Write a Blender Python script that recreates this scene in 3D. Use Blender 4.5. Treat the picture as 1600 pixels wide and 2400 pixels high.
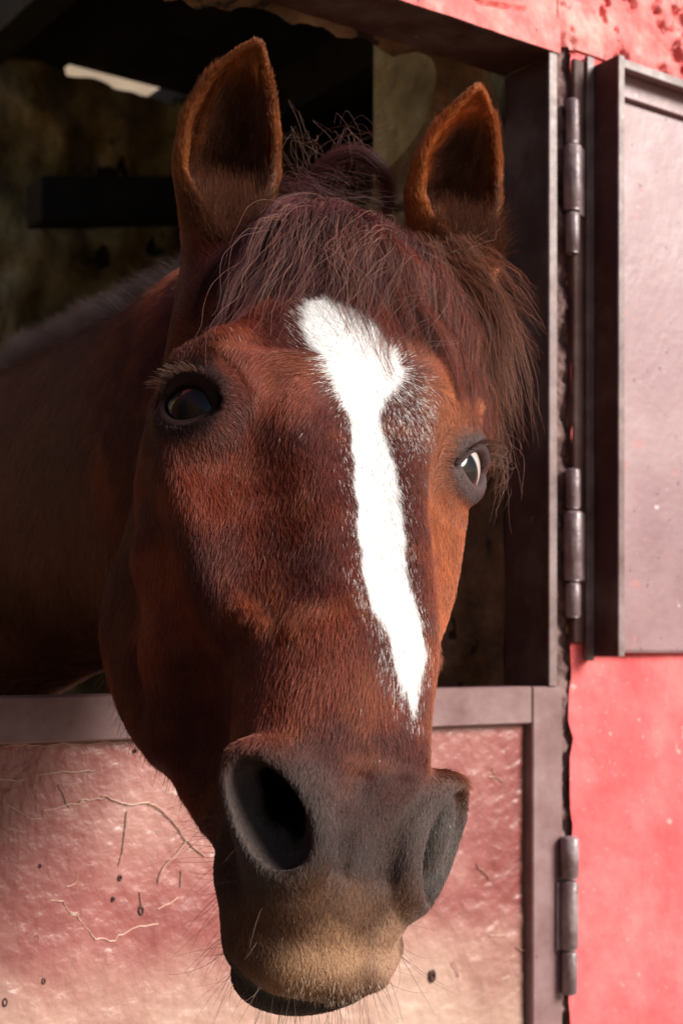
import bpy, math, random
import numpy as np
from mathutils import Vector, Euler
for o in list(bpy.data.objects): bpy.data.objects.remove(o)
SC = bpy.context.scene; COL = SC.collection
rnd = random.Random(7); rng = np.random.default_rng(11)
EYE_H = 1.25                       # height of the camera above the ground

# ================================================================== camera, sky, sun, exposure
cam = bpy.data.cameras.new('camera'); camera = bpy.data.objects.new('camera', cam); COL.objects.link(camera)
cam.sensor_fit = 'VERTICAL'; cam.sensor_height = 36; cam.lens = 50; cam.shift_y = (1528 - 1200) / 2400
camera.location = (0, 0, EYE_H); camera.rotation_euler = (math.pi / 2, 0, 0)
cam.clip_start = .05; cam.clip_end = 600
cam.dof.use_dof = True; cam.dof.focus_distance = 1.16; cam.dof.aperture_fstop = 8
SC.camera = camera
SUN_DIR = Vector((.94, -.34, .54)).normalized()          # towards the sun
world = bpy.data.worlds.new('World'); SC.world = world; world.use_nodes = True
wn = world.node_tree; bg = wn.nodes['Background']
sky = wn.nodes.new('ShaderNodeTexSky'); sky.sky_type = 'NISHITA'; sky.sun_disc = False
sky.sun_elevation = math.asin(SUN_DIR.z); sky.sun_rotation = math.atan2(SUN_DIR.x, SUN_DIR.y)
wn.links.new(sky.outputs[0], bg.inputs[0]); bg.inputs[1].default_value = .05
sl = bpy.data.lights.new('sun', 'SUN'); sl.energy = 4.9; sl.angle = math.radians(28); sl.color = (1, .93, .84)
sun = bpy.data.objects.new('sun', sl); COL.objects.link(sun); sun.location = (4, -3, 6)
sun.rotation_euler = SUN_DIR.to_track_quat('Z', 'Y').to_euler()
SC.view_settings.view_transform = 'Standard'; SC.view_settings.look = 'None'
SC.view_settings.gamma = 1; SC.view_settings.exposure = .60; SC.view_settings.use_curve_mapping = False
SC.render.engine = 'CYCLES'; SC.cycles.max_bounces = 8; SC.cycles.use_denoising = True
SC.cycles_curves.shape = 'RIBBONS' if hasattr(SC, 'cycles_curves') else None

# ================================================================== helpers
def tag(o, label=None, cat=None, group=None, kind=None):
    if label: o['label'] = label
    if cat: o['category'] = cat
    if group: o['group'] = group
    if kind: o['kind'] = kind
    return o
def empty(name, loc=(0, 0, 0), parent=None):
    o = bpy.data.objects.new(name, None); COL.objects.link(o); o.location = loc; o.empty_display_size = .1
    if parent: o.parent = parent
    return o
def link(name, me, mat, parent=None, smooth=False):
    o = bpy.data.objects.new(name, me); COL.objects.link(o)
    if mat: me.materials.append(mat)
    if smooth: me.shade_smooth()
    if parent: o.parent = parent; o.matrix_parent_inverse = parent.matrix_basis.inverted()
    return o
TH = math.atan(3333 / 4650)
WD2 = np.array((math.cos(TH), math.sin(TH))); WN2 = np.array((math.sin(TH), -math.cos(TH)))
J2 = np.array((.285, 1.90))                                  # foot of the jamb's outer corner
def wp(u, n, z):
    """wall frame -> place: u along the wall (right), n out of it, z above the eye line"""
    p = J2 + WD2 * u + WN2 * n
    return (float(p[0]), float(p[1]), z + EYE_H)
class MB:
    def __init__(s): s.v = []; s.f = []
    def poly(s, pts):
        i = len(s.v); s.v += [tuple(p) for p in pts]; s.f.append(tuple(range(i, i + len(pts))))
    def box(s, u0, u1, n0, n1, z0, z1, b=.0015):
        """bevelled box in the wall frame"""
        b = min(b, abs(u1 - u0) * .3, abs(n1 - n0) * .3, abs(z1 - z0) * .3)
        c = []
        lo, hi = (u0, n0, z0), (u1, n1, z1); i = len(s.v); idx = {}
        for sx in (0, 1):
            for sy in (0, 1):
                for sz in (0, 1):
                    S = (sx, sy, sz)
                    for a in range(3):
                        p = [0, 0, 0]
                        for k in range(3):
                            e = lo[k] if S[k] == 0 else hi[k]
                            p[k] = e if k == a else e + (b if S[k] == 0 else -b)
                        idx[(S, a)] = len(s.v); s.v.append(wp(*p))
        for a in range(3):
            o1, o2 = (a + 1) % 3, (a + 2) % 3
            for sd in (0, 1):
                q = []
                for (p, r) in ((0, 0), (1, 0), (1, 1), (0, 1)):
                    S = [0, 0, 0]; S[a] = sd; S[o1] = p; S[o2] = r; q.append(idx[(tuple(S), a)])
                s.f.append(tuple(q if sd else q[::-1]))
        for a in range(3):      # edges running along a
            o1, o2 = (a + 1) % 3, (a + 2) % 3
            for p in (0, 1):
                for r in (0, 1):
                    S0 = [0, 0, 0]; S0[o1] = p; S0[o2] = r; S1 = list(S0); S1[a] = 1
                    q = [idx[(tuple(S0), o1)], idx[(tuple(S1), o1)], idx[(tuple(S1), o2)], idx[(tuple(S0), o2)]]
                    s.f.append(tuple(q if (p == r) else q[::-1]))
        for sx in (0, 1):
            for sy in (0, 1):
                for sz in (0, 1):
                    S = (sx, sy, sz); s.f.append((idx[(S, 0)], idx[(S, 1)], idx[(S, 2)]))
        return s
    def lathe(s, u, n, prof, seg=20, wob=0):
        """vertical turned piece in the wall frame; prof: (radius, z)"""
        i0 = len(s.v)
        for r, z in prof:
            for k in range(seg):
                a = 2 * math.pi * k / seg; rr = r * (1 + wob * rnd.uniform(-1, 1))
                s.v.append(wp(u + rr * math.cos(a), n + rr * math.sin(a), z))
        for j in range(len(prof) - 1):
            for k in range(seg):
                a, b = i0 + j * seg + k, i0 + j * seg + (k + 1) % seg
                s.f.append((a, b, b + seg, a + seg))
        s.f.append(tuple(range(i0, i0 + seg))); s.f.append(tuple(range(i0 + (len(prof) - 1) * seg, i0 + len(prof) * seg)))
        return s
    def ridge(s, pts, n, w, h):
        """a thin raised edge of paint along a polyline given in (u, z)"""
        for (a, b) in zip(pts, pts[1:]):
            a, b = np.array(a), np.array(b); t = b - a; L = np.linalg.norm(t)
            if L < 1e-6: continue
            q = np.array((-t[1], t[0])) / L * w
            P = [wp(*(a - q)[:1], n, (a - q)[1]), wp(a[0], n + h, a[1]), wp((a + q)[0], n, (a + q)[1]), wp((b - q)[0], n, (b - q)[1]), wp(b[0], n + h, b[1]), wp((b + q)[0], n, (b + q)[1])]
            i = len(s.v); s.v += P; s.f += [(i, i + 3, i + 4, i + 1), (i + 1, i + 4, i + 5, i + 2)]
        return s
    def build(s, name, mat, parent=None, smooth=False):
        me = bpy.data.meshes.new(name); me.from_pydata(s.v, [], s.f)
        return link(name, me, mat, parent, smooth)

# numpy value noise
_T = np.random.default_rng(3).random((64, 64, 64)).astype(np.float32)
def vnoise(P, sc):
    q = np.asarray(P, np.float32) * sc + 1000; i = np.floor(q).astype(int); f = q - i; f = f * f * (3 - 2 * f); r = 0
    for a in (0, 1):
        for b in (0, 1):
            for c in (0, 1):
                w = (f[:, 0] if a else 1 - f[:, 0]) * (f[:, 1] if b else 1 - f[:, 1]) * (f[:, 2] if c else 1 - f[:, 2])
                r = r + w * _T[(i[:, 0] + a) % 64, (i[:, 1] + b) % 64, (i[:, 2] + c) % 64]
    return r
def fbm(P, sc, o=4, g=.5):
    r = 0; w = 1; t = 0
    for k in range(o): r = r + w * vnoise(np.asarray(P) + 7.3 * k, sc * 2 ** k); t += w; w *= g
    return r / t
def sstep(a, b, x): t = np.clip((x - a) / (b - a), 0, 1); return t * t * (3 - 2 * t)

# ------------------------------------------------------------------ materials
def mat(name, rough=.6, spec=.5):
    m = bpy.data.materials.new(name); m.use_nodes = True; t = m.node_tree; p = t.nodes['Principled BSDF']
    p.inputs['Roughness'].default_value = rough; p.inputs['Specular IOR Level'].default_value = spec
    return m, t, p
def worn(name, cols, scale, rough=(.5, .7), bump=(.3, .004, 60), spec=.5, coat=0, speck=None, seed=0, stretch=(1, 1, 1), fine=None):
    """paint / plaster / stone: colours blended by noise, uneven gloss, fine relief, optional specks"""
    m, t, p = mat(name, .5, spec); N, L = t.nodes, t.links
    tc = N.new('ShaderNodeTexCoord'); mp = N.new('ShaderNodeMapping'); mp.inputs['Location'].default_value = (seed, seed * .7, seed * .3); mp.inputs['Scale'].default_value = stretch
    L.new(tc.outputs['Object'], mp.inputs[0])
    n1 = N.new('ShaderNodeTexNoise'); n1.inputs['Scale'].default_value = scale; n1.inputs['Detail'].default_value = 8; n1.inputs['Roughness'].default_value = .62
    L.new(mp.outputs[0], n1.inputs['Vector'])
    r = N.new('ShaderNodeValToRGB'); L.new(n1.outputs[0], r.inputs[0]); e = r.color_ramp.elements
    while len(e) < len(cols): e.new(.5)
    for k, c in enumerate(cols): e[k].position = .30 + .40 * k / (len(cols) - 1); e[k].color = (*c, 1)
    out = r.outputs[0]
    if speck:
        for (sc, thr, c) in speck:
            n2 = N.new('ShaderNodeTexNoise'); n2.inputs['Scale'].default_value = sc; n2.inputs['Detail'].default_value = 4; L.new(mp.outputs[0], n2.inputs['Vector'])
            rr = N.new('ShaderNodeValToRGB'); rr.color_ramp.elements[0].position = thr; rr.color_ramp.elements[1].position = thr + .035; L.new(n2.outputs[0], rr.inputs[0])
            mx = N.new('ShaderNodeMix'); mx.data_type = 'RGBA'; L.new(rr.outputs[0], mx.inputs[0]); L.new(out, mx.inputs[6]); mx.inputs[7].default_value = (*c, 1); out = mx.outputs[2]
    L.new(out, p.inputs['Base Color'])
    mr = N.new('ShaderNodeMapRange'); mr.inputs[1].default_value = .3; mr.inputs[2].default_value = .7; mr.inputs[3].default_value = rough[0]; mr.inputs[4].default_value = rough[1]
    n3 = N.new('ShaderNodeTexNoise'); n3.inputs['Scale'].default_value = scale * 3.1; n3.inputs['Detail'].default_value = 5; L.new(mp.outputs[0], n3.inputs['Vector']); L.new(n3.outputs[0], mr.inputs[0]); L.new(mr.outputs[0], p.inputs['Roughness'])
    b = N.new('ShaderNodeBump'); b.inputs['Strength'].default_value = bump[0]; b.inputs['Distance'].default_value = bump[1]
    n4 = N.new('ShaderNodeTexNoise'); n4.inputs['Scale'].default_value = bump[2]; n4.inputs['Detail'].default_value = 6; L.new(mp.outputs[0], n4.inputs['Vector']); L.new(n4.outputs[0], b.inputs['Height']); L.new(b.outputs[0], p.inputs['Normal'])
    if coat: p.inputs['Coat Weight'].default_value = coat; p.inputs['Coat Roughness'].default_value = .30; L.new(b.outputs[0], p.inputs['Coat Normal'])
    return m
def attr_mat(name, attr, rough=.6, spec=.4):
    m, t, p = mat(name, rough, spec); a = t.nodes.new('ShaderNodeAttribute'); a.attribute_name = attr; t.links.new(a.outputs[0], p.inputs['Base Color']); return m
def hair_mat(name, rough=.55, spec=.25, gloss=.12):
    """a matt fibre with a share of glossy, light-passing hair"""
    m, t, p = mat(name, rough, spec); N, L = t.nodes, t.links; o = next(n for n in N if n.type == 'OUTPUT_MATERIAL')
    a = N.new('ShaderNodeAttribute'); a.attribute_name = 'tint'; L.new(a.outputs[0], p.inputs['Base Color'])
    h = N.new('ShaderNodeBsdfHairPrincipled'); h.parametrization = 'COLOR'; L.new(a.outputs[0], h.inputs['Color']); h.inputs['Roughness'].default_value = .35; h.inputs['Radial Roughness'].default_value = .5
    mx = N.new('ShaderNodeMixShader'); mx.inputs[0].default_value = gloss; L.new(p.outputs[0], mx.inputs[1]); L.new(h.outputs[0], mx.inputs[2]); L.new(mx.outputs[0], o.inputs[0])
    return m
def strands(name, P, rad, tint, material, parent, kind=None):
    """P: (n, k, 3) points; rad: (n, k); tint: (n, 3)"""
    n, k = P.shape[:2]
    cu = bpy.data.hair_curves.new(name); cu.add_curves([k] * n)
    cu.position_data.foreach_set('vector', P.astype(np.float32).ravel())
    r = cu.attributes.get('radius') or cu.attributes.new('radius', 'FLOAT', 'POINT'); r.data.foreach_set('value', rad.astype(np.float32).ravel())
    c = cu.attributes.new('tint', 'FLOAT_COLOR', 'CURVE'); c.data.foreach_set('color', np.concatenate([tint, np.ones((n, 1))], 1).astype(np.float32).ravel())
    cu.materials.append(material); o = bpy.data.objects.new(name, cu); COL.objects.link(o)
    if parent: o.parent = parent; o.matrix_parent_inverse = parent.matrix_basis.inverted()
    if kind: o['kind'] = kind
    return o

M = {}
M['coral'] = worn('coral_stucco', [(.60, .070, .078), (.69, .105, .112), (.78, .165, .165)], 9, (.7, .9), (.5, .004, 45), speck=[(90, .69, (.30, .07, .06)), (31, .68, (.80, .30, .28)), (150, .68, (.80, .28, .26))])
M['coral_old'] = worn('weathered_coral_plaster', [(.45, .06, .06), (.72, .17, .16), (.80, .34, .30)], 14, (.6, .9), (.6, .006, 50), speck=[(22, .68, (.30, .07, .07)), (60, .70, (.10, .05, .06))])
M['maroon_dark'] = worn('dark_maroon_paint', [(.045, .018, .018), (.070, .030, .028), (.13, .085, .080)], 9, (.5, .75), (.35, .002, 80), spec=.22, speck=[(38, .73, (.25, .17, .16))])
M['frame'] = worn('mauve_sky_sheen_paint', [(.13, .060, .060), (.22, .130, .135), (.31, .215, .225)], 8, (.30, .5), (.35, .002, 55), speck=[(55, .72, (.16, .07, .06))])  # mauve base colour paints the sky's sheen onto maroon metal
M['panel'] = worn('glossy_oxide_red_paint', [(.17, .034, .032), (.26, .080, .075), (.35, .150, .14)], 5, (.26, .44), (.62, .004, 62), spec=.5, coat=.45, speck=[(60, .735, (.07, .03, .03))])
def painted_glare(m, z0, z1, col, strength):  # paints cream glare into the base colour by height, broken up by noise
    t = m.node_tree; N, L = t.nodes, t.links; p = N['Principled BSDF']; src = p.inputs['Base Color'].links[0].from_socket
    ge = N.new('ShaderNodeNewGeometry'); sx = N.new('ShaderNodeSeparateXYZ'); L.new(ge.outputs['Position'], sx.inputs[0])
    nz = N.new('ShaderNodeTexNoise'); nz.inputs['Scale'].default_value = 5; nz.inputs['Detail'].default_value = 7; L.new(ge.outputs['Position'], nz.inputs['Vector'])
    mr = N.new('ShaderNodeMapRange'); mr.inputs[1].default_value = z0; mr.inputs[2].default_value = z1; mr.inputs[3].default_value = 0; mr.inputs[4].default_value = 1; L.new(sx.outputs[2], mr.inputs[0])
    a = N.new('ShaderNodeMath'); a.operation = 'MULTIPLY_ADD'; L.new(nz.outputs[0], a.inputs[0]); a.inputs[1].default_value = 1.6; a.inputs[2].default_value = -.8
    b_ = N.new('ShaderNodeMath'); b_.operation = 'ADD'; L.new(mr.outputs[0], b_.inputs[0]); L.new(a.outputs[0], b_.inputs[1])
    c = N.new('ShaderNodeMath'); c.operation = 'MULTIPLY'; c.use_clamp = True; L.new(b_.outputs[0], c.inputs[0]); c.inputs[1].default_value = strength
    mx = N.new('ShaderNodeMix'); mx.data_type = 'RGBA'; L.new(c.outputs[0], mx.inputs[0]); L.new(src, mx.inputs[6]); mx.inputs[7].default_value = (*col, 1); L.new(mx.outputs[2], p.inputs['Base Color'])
painted_glare(M['panel'], EYE_H - .30, EYE_H - .52, (.52, .40, .31), .75)
M['panel_up'] = worn('lilac_sky_sheen_paint', [(.19, .095, .105), (.26, .150, .165), (.33, .215, .23)], 4, (.35, .5), (.35, .002, 70), speck=[(40, .65, (.34, .15, .15)), (95, .68, (.08, .03, .04)), (60, .70, (.45, .38, .40))])  # sky reflection painted in as a lilac base colour
M['flange'] = worn('pale_flange_paint', [(.09, .045, .045), (.16, .105, .105), (.25, .185, .185)], 18, (.35, .55), (.3, .002, 60))
M['steel'] = worn('painted_hinge_steel', [(.07, .035, .04), (.20, .14, .15), (.32, .25, .27)], 22, (.25, .5), (.5, .003, 90), spec=.6)
M['mortar'] = worn('rough_mortar', [(.06, .025, .025), (.17, .09, .085), (.33, .22, .20)], 30, (.7, .9), (.9, .006, 60), speck=[(60, .66, (.02, .01, .01))])
M['reveal'] = worn('rough_limewashed_plaster', [(.05, .026, .014), (.20, .115, .06), (.42, .30, .19)], 8, (.8, .95), (1, .02, 22), speck=[(17, .60, (.03, .016, .01))])
M['inner'] = worn('mottled_stone_wall', [(.04, .024, .010), (.42, .29, .12), (.90, .66, .34)], 4.2, (.85, .98), (1, .03, 12), speck=[(7, .62, (.02, .014, .008))])
M['wood'] = worn('dark_old_wood', [(.012, .008, .006), (.02, .014, .010), (.035, .024, .016)], 8, (.8, .9), (.5, .01, 20))
M['ground'] = worn('sandy_ground', [(.20, .15, .10), (.26, .20, .14), (.32, .26, .19)], 1.3, (.8, .95), (.4, .02, 9))
M['floor'] = worn('dark_stable_floor', [(.03, .022, .015), (.05, .038, .025), (.07, .05, .035)], 4, (.8, .95), (.6, .02, 9))
M['roof'] = worn('roof_boards', [(.02, .015, .012), (.035, .026, .02), (.05, .04, .03)], 4, (.8, .95), (.5, .01, 12))
# ================================================================== setting
def relief(name, u0, u1, z0, z1, step, fn, material, parent, n=0.0):
    """a sheet in the wall plane with its own relief fn(U, Z) -> offset along n, (and optional side shift)"""
    us = np.linspace(u0, u1, max(2, int((u1 - u0) / step) + 1)); zs = np.linspace(z0, z1, max(2, int((z1 - z0) / step) + 1))
    U, Z = np.meshgrid(us, zs, indexing='ij'); h, du = fn(U.ravel(), Z.ravel())
    u = U.ravel() + du; nn = n + h
    X = J2[0] + WD2[0] * u + WN2[0] * nn; Y = J2[1] + WD2[1] * u + WN2[1] * nn
    V = np.stack([X, Y, Z.ravel() + EYE_H], 1); a, b = len(us), len(zs)
    i = np.arange(a * b).reshape(a, b); F = np.stack([i[:-1, :-1], i[1:, :-1], i[1:, 1:], i[:-1, 1:]], -1).reshape(-1, 4)
    me = bpy.data.meshes.new(name); me.from_pydata(V.tolist(), [], F.tolist())
    return link(name, me, material, parent, True)

g = MB(); g.v = [(-250, -250, 0), (250, -250, 0), (250, 250, 0), (-250, 250, 0)]; g.f = [(0, 1, 2, 3)]
tag(g.build('ground', M['ground']), kind='structure')
g = MB(); g.poly([wp(-1.6, -.02, .006 - EYE_H), wp(2.7, -.02, .006 - EYE_H), wp(2.7, -4.0, .006 - EYE_H), wp(-1.6, -4.0, .006 - EYE_H)])
tag(g.build('floor', M['floor']), kind='structure')

TOP, FL = 1.962, -EYE_H
OPL, OPZ = -1.14, .795          # the doorway's left side and its head
wall = tag(empty('stable_wall', wp(.6, 0, FL)), 'coral red stuccoed stable wall around the doorway, flaking above it', 'wall')
def stucco(U, Z):
    P = np.stack([U, Z, U * 0], 1)
    old = sstep(.76, .86, Z + .10 * (U - .05))
    h = (fbm(P, 9, 4) - .5) * .008 + (fbm(P, 60, 3) - .5) * .0016
    Q = np.stack([U * 1.2 + Z * .3, Z * .9 - U * .2, U * 0], 1)
    pits = sstep(.55, .60, fbm(Q + 3, 30, 5, .62)) * old
    edge = (vnoise(np.stack([U * 0, Z, U * 0 + 9], 1), 34) - .5) * .009 * (np.abs(U - U.min()) < 1e-6)
    return h + (fbm(P, 34, 4) - .5) * .012 * old - pits * .010, edge
relief('stucco_face', .030, .62, -.62, 1.0, .0032, stucco, M['coral'], wall)
relief('weathered_band', .0, .62, .812, 1.02, .0026, lambda U, Z: (lambda a: (a[0] + .0035, a[1] * 0))(stucco(U, Z)), M['coral_old'], wall)
def lint(U, Z):
    P = np.stack([U, Z, U * 0], 1)
    h = (fbm(P, 9, 4) - .5) * .006 + (fbm(P, 60, 3) - .5) * .002
    crack = np.exp(-((Z - .845 - .012 * np.sin(U * 9) - .010 * (vnoise(P, 60) - .5)) / .0018) ** 2) * (U < -.06)
    return h - crack * .012 + .004, h * 0
relief('lintel_face', -1.14, .006, .800, 1.02, .003, lint, M['coral_old'], wall)
m = MB()
m.box(.034, 4.2, -.45, -.0125, FL, TOP); m.box(OPL - 1.2, OPL, -.45, -.0165, FL, TOP); m.box(OPL, .034, -.150, -.102, OPZ + .045, TOP)
m.build('masonry', M['inner'], wall)
m = MB()
m.box(.62, 4.2, -.0115, -.001, FL, 1.02); m.box(.030, 4.2, -.0115, -.001, 1.02, TOP); m.box(.034, .62, -.0115, -.001, FL, -.62); m.box(OPL, .030, -.0995, -.006, 1.0, TOP)
m.build('outer_stucco', M['coral'], wall)
m = MB(); m.box(OPL - 1.2, OPL, -.0155, -.004, FL, TOP); m.build('dark_reflection_face', M['maroon_dark'], wall)  # unseen wall face, made dark so the eye's reflection stays dark
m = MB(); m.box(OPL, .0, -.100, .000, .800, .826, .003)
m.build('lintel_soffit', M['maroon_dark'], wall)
# rough plaster reveal behind the steel frame: uneven side and head of the opening, rounded where they meet
def reveal():
    ks = np.linspace(0, 1, 64); kmax = []; V = []; F = []
    L = []
    for q in np.linspace(0, 1, 70): L.append((-.002, -EYE_H * (1 - q) + q * .70 if q < 1 else .70, (-1, 0)))
    for q in np.linspace(0, math.pi / 2, 22)[1:]: L.append((-.002 - .10 * (1 - math.cos(q)), .70 + .12 * math.sin(q), (-math.cos(q), -math.sin(q))))
    for q in np.linspace(0, 1, 90)[1:]: L.append((-.102 - q * (abs(OPL) - .102), .82 + .012 * math.sin(q * 11), (0, -1)))
    for k in ks:
        for (u, z, nr) in L:
            w = max(0, -nr[1]); V.append((u, .0965 + k * (.43 * (1 - w) + .145 * w - .0965), z, nr[0], nr[1]))
    A = np.array(V); P = A[:, :3]
    h = (fbm(P, 11, 4) - .40) * .085 + (fbm(P, 32, 3) - .5) * .014
    h *= sstep(.0965, .13, A[:, 1]) * .85 + .15
    h -= .02 * sstep(.35, .45, A[:, 1])
    h = np.maximum(h, -.001)
    u, z = A[:, 0] + A[:, 3] * h, A[:, 2] + A[:, 4] * h; nn = -A[:, 1]
    W = np.stack([J2[0] + WD2[0] * u + WN2[0] * nn, J2[1] + WD2[1] * u + WN2[1] * nn, z + EYE_H], 1)
    b = len(L); i = np.arange(len(V)).reshape(len(ks), b); F = np.stack([i[:-1, :-1], i[1:, :-1], i[1:, 1:], i[:-1, 1:]], -1).reshape(-1, 4)
    me = bpy.data.meshes.new('plaster_reveal'); me.from_pydata(W.tolist(), [], F.tolist()); link('plaster_reveal', me, M['reveal'], wall, True)
reveal()

# ------------------------------------------------------------------ steel door frame
fr = tag(empty('door_frame', wp(0, -.05, FL)), 'dark maroon steel door frame lining the doorway to the right of the horse', 'door frame')
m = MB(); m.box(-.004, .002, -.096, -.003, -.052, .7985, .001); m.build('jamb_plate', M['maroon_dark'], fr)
m = MB(); m.box(-.012, .0025, -.0025, .0015, -.046, .7985, .0008); m.build('face_edge', M['flange'], fr)
def strip(U, Z):
    P = np.stack([U, Z, U * 0], 1); return (fbm(P, 38, 4) - .5) * .022 + (fbm(P, 120, 2) - .5) * .004, (fbm(P + 4, 30, 2) - .5) * .004
def h0(U): return U * 0
relief('mortar_strip', .0025, .036, -.60, .815, .002, strip, M['mortar'], fr, -.010)

# ------------------------------------------------------------------ lower half door
ld = tag(empty('stable_door', wp(-.5, -.03, FL)), 'lower stable door of peeling oxide red panel in a maroon frame with mauve sky sheen painted in, below the horse', 'door')
b = .002
m = MB(); m.box(OPL + .02, -.041, -.040, -.0005, -.0945, -.0455, b); m.build('top_rail', M['frame'], ld)
m = MB(); m.box(-.0405, .0145, -.040, .0, -1.20, -.046, b); m.build('stile', M['frame'], ld)
m = MB(); m.box(OPL + .02, OPL + .075, -.040, -.0, -1.20, -.0950, b); m.build('stile', M['frame'], ld)
m = MB(); m.box(OPL + .076, -.041, -.040, -.0, -1.20, -1.15, b); m.build('bottom_rail', M['frame'], ld)
def pan(U, Z):
    P = np.stack([U, Z, U * 0], 1)
    h = (fbm(np.stack([U, Z * 1.0, U * 0], 1), 5, 3) - .5) * .006
    h += (fbm(P, 45, 3) - .5) * .0022 * (.35 + sstep(-.18, -.34, Z)) + (fbm(np.stack([U * .5 + Z * .6, Z * 1.3 - U * .5, U * 0], 1), 95, 2) - .5) * .0022 * sstep(-.20, -.05, U)
    h += (fbm(P, 170, 2) - .5) * .0009
    return h, h * 0
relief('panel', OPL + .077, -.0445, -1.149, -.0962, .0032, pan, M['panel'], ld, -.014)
m = MB()
def pl(pts): return [(u_of(x, y), z_of(x, y)) for x, y in pts]
def uz(x, y, off=-.012):
    r = np.array([(x - 800) / 3333, 1.]); o = J2 + WN2 * off
    t, s_ = np.linalg.solve(np.array([[WD2[0], -r[0]], [WD2[1], -r[1]]]), -o); return (t, (1528 - y) / 3333 * s_)
CR = [[(18, 1888), (45, 1900), (72, 1920), (86, 1918), (100, 1920), (104, 1900), (125, 1898), (160, 1886), (188, 1884), (192, 1876), (240, 1872), (246, 1864), (262, 1872), (300, 1886), (325, 1884), (350, 1880), (372, 1892), (395, 1912), (415, 1935), (432, 1962), (455, 1985), (482, 2008)],
      [(302, 1900), (296, 1950), (290, 1995), (282, 2030)], [(440, 1970), (425, 1992), (400, 2020), (380, 2042), (374, 2070)], [(428, 2040), (425, 2080)],
      [(20, 1940), (36, 1946), (64, 1953)], [(85, 1818), (120, 1812), (148, 1808), (180, 1810), (225, 1806)], [(0, 1826), (40, 1830), (66, 1826)],
      [(120, 2110), (150, 2114), (160, 2130), (168, 2145), (182, 2148), (200, 2170), (216, 2190), (228, 2202), (250, 2200), (258, 2206), (274, 2205), (278, 2192), (290, 2190), (310, 2178), (330, 2172), (352, 2170), (372, 2166)],
      [(372, 2132), (400, 2118), (420, 2105)], [(330, 2090), (334, 2125)], [(10, 1748), (60, 1744), (110, 1750), (150, 1742), (200, 1746), (250, 1738), (300, 1742)]]
for k in range(9):
    x_, y_ = rnd.choice([(rnd.uniform(5, 420), rnd.uniform(1750, 2330)), (rnd.uniform(1060, 1230), rnd.uniform(1720, 2330))]); c_ = [(x_, y_)]; a_ = rnd.uniform(-.5, .5) + (math.pi / 2 if rnd.random() < .3 else 0)
    for q_ in range(rnd.randint(2, 6)): a_ += rnd.uniform(-.5, .5); l_ = rnd.uniform(6, 16); x_ += l_ * math.cos(a_); y_ += l_ * math.sin(a_); c_.append((x_, y_))
    CR.append(c_)
for c in CR:
    q = [uz(*p) for p in c]; q2 = [q[0]]
    for a, b_ in zip(q, q[1:]):
        k = max(1, int(math.dist(a, b_) / .004))
        for j in range(1, k + 1): q2.append((a[0] + (b_[0] - a[0]) * j / k + rnd.uniform(-1, 1) * .0007, a[1] + (b_[1] - a[1]) * j / k + rnd.uniform(-1, 1) * .0007))
    m.ridge(q2, -.0142, .0007, .0014)
tag(m.build('peeling_paint_edges', worn('pale_paint_edge', [(.42, .23, .18), (.62, .42, .32)], 40, (.3, .4), (.2, .001, 80)), ld, True), kind='stuff')
m = MB()
for (x, y, r) in [(333, 2135, 3.4), (284, 2058, 2.2), (1016, 2288, 5), (87, 2200, 2.5), (60, 2190, 2), (14, 2350, 3), (320, 1760, 1.6), (268, 2108, 1.8), (96, 2030, 1.6), (105, 2300, 2.2)]:
    u, z = uz(x, y); r *= .0009; n0 = len(m.v)
    for (rr, h) in ((1.5, .0000), (1.15, .0016), (.8, .0010), (.1, -.002)):
        for k in range(10): a = k * .6283; m.v.append(wp(u + r * rr * math.cos(a) * .8, -.0140 + h, z + r * rr * math.sin(a) * 1.3))
    for j in range(3):
        for k in range(10): a = n0 + j * 10 + k; b_ = n0 + j * 10 + (k + 1) % 10; m.f.append((a, b_, b_ + 10, a + 10))
tag(m.build('paint_chips', M['maroon_dark'], ld, True), kind='stuff')

# ------------------------------------------------------------------ hinges
def hinge(u, n, pieces, label, plate=None):
    z0 = min(p[1] for p in pieces)
    h = tag(empty('hinge', wp(u, n, z0)), label, 'hinge', 'steel barrel hinges beside the doorway')
    for (r, a, b_, nm) in pieces:
        m = MB(); m.lathe(u, n, [(r * .80, a), (r, a + .003), (r * 1.02, (a + b_) / 2), (r, b_ - .003), (r * .80, b_)], 22, .015); o = m.build(nm, M['steel'], h, True)
    if plate:
        m = MB(); m.box(*plate, .001); m.build('leaf_plate', M['steel'], h)
    return h
hinge(.026, .006, [(.0092, .682, .742, 'upper_knuckle'), (.0125, .592, .680, 'lower_knuckle'), (.0095, .535, .590, 'pin_end')], 'top barrel hinge of the upper door, beside the right ear', (.036, .0475, .0053, .0085, .588, .6795))
hinge(.027, .006, [(.0098, .192, .246, 'pin_end'), (.0125, .095, .189, 'upper_knuckle'), (.0102, .046, .093, 'lower_knuckle')], 'middle barrel hinge, beside the lower end of the upper door', (.037, .0485, .0053, .0085, .096, .188))
hinge(.017, .010, [(.0125, -.303, -.247, 'upper_knuckle'), (.0118, -.398, -.3055, 'lower_knuckle'), (.0105, -.458, -.400, 'pin_end')], 'lowest barrel hinge, between the lower door and the coral wall', (.0, .0085, .0005, .004, -.398, -.307))

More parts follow.
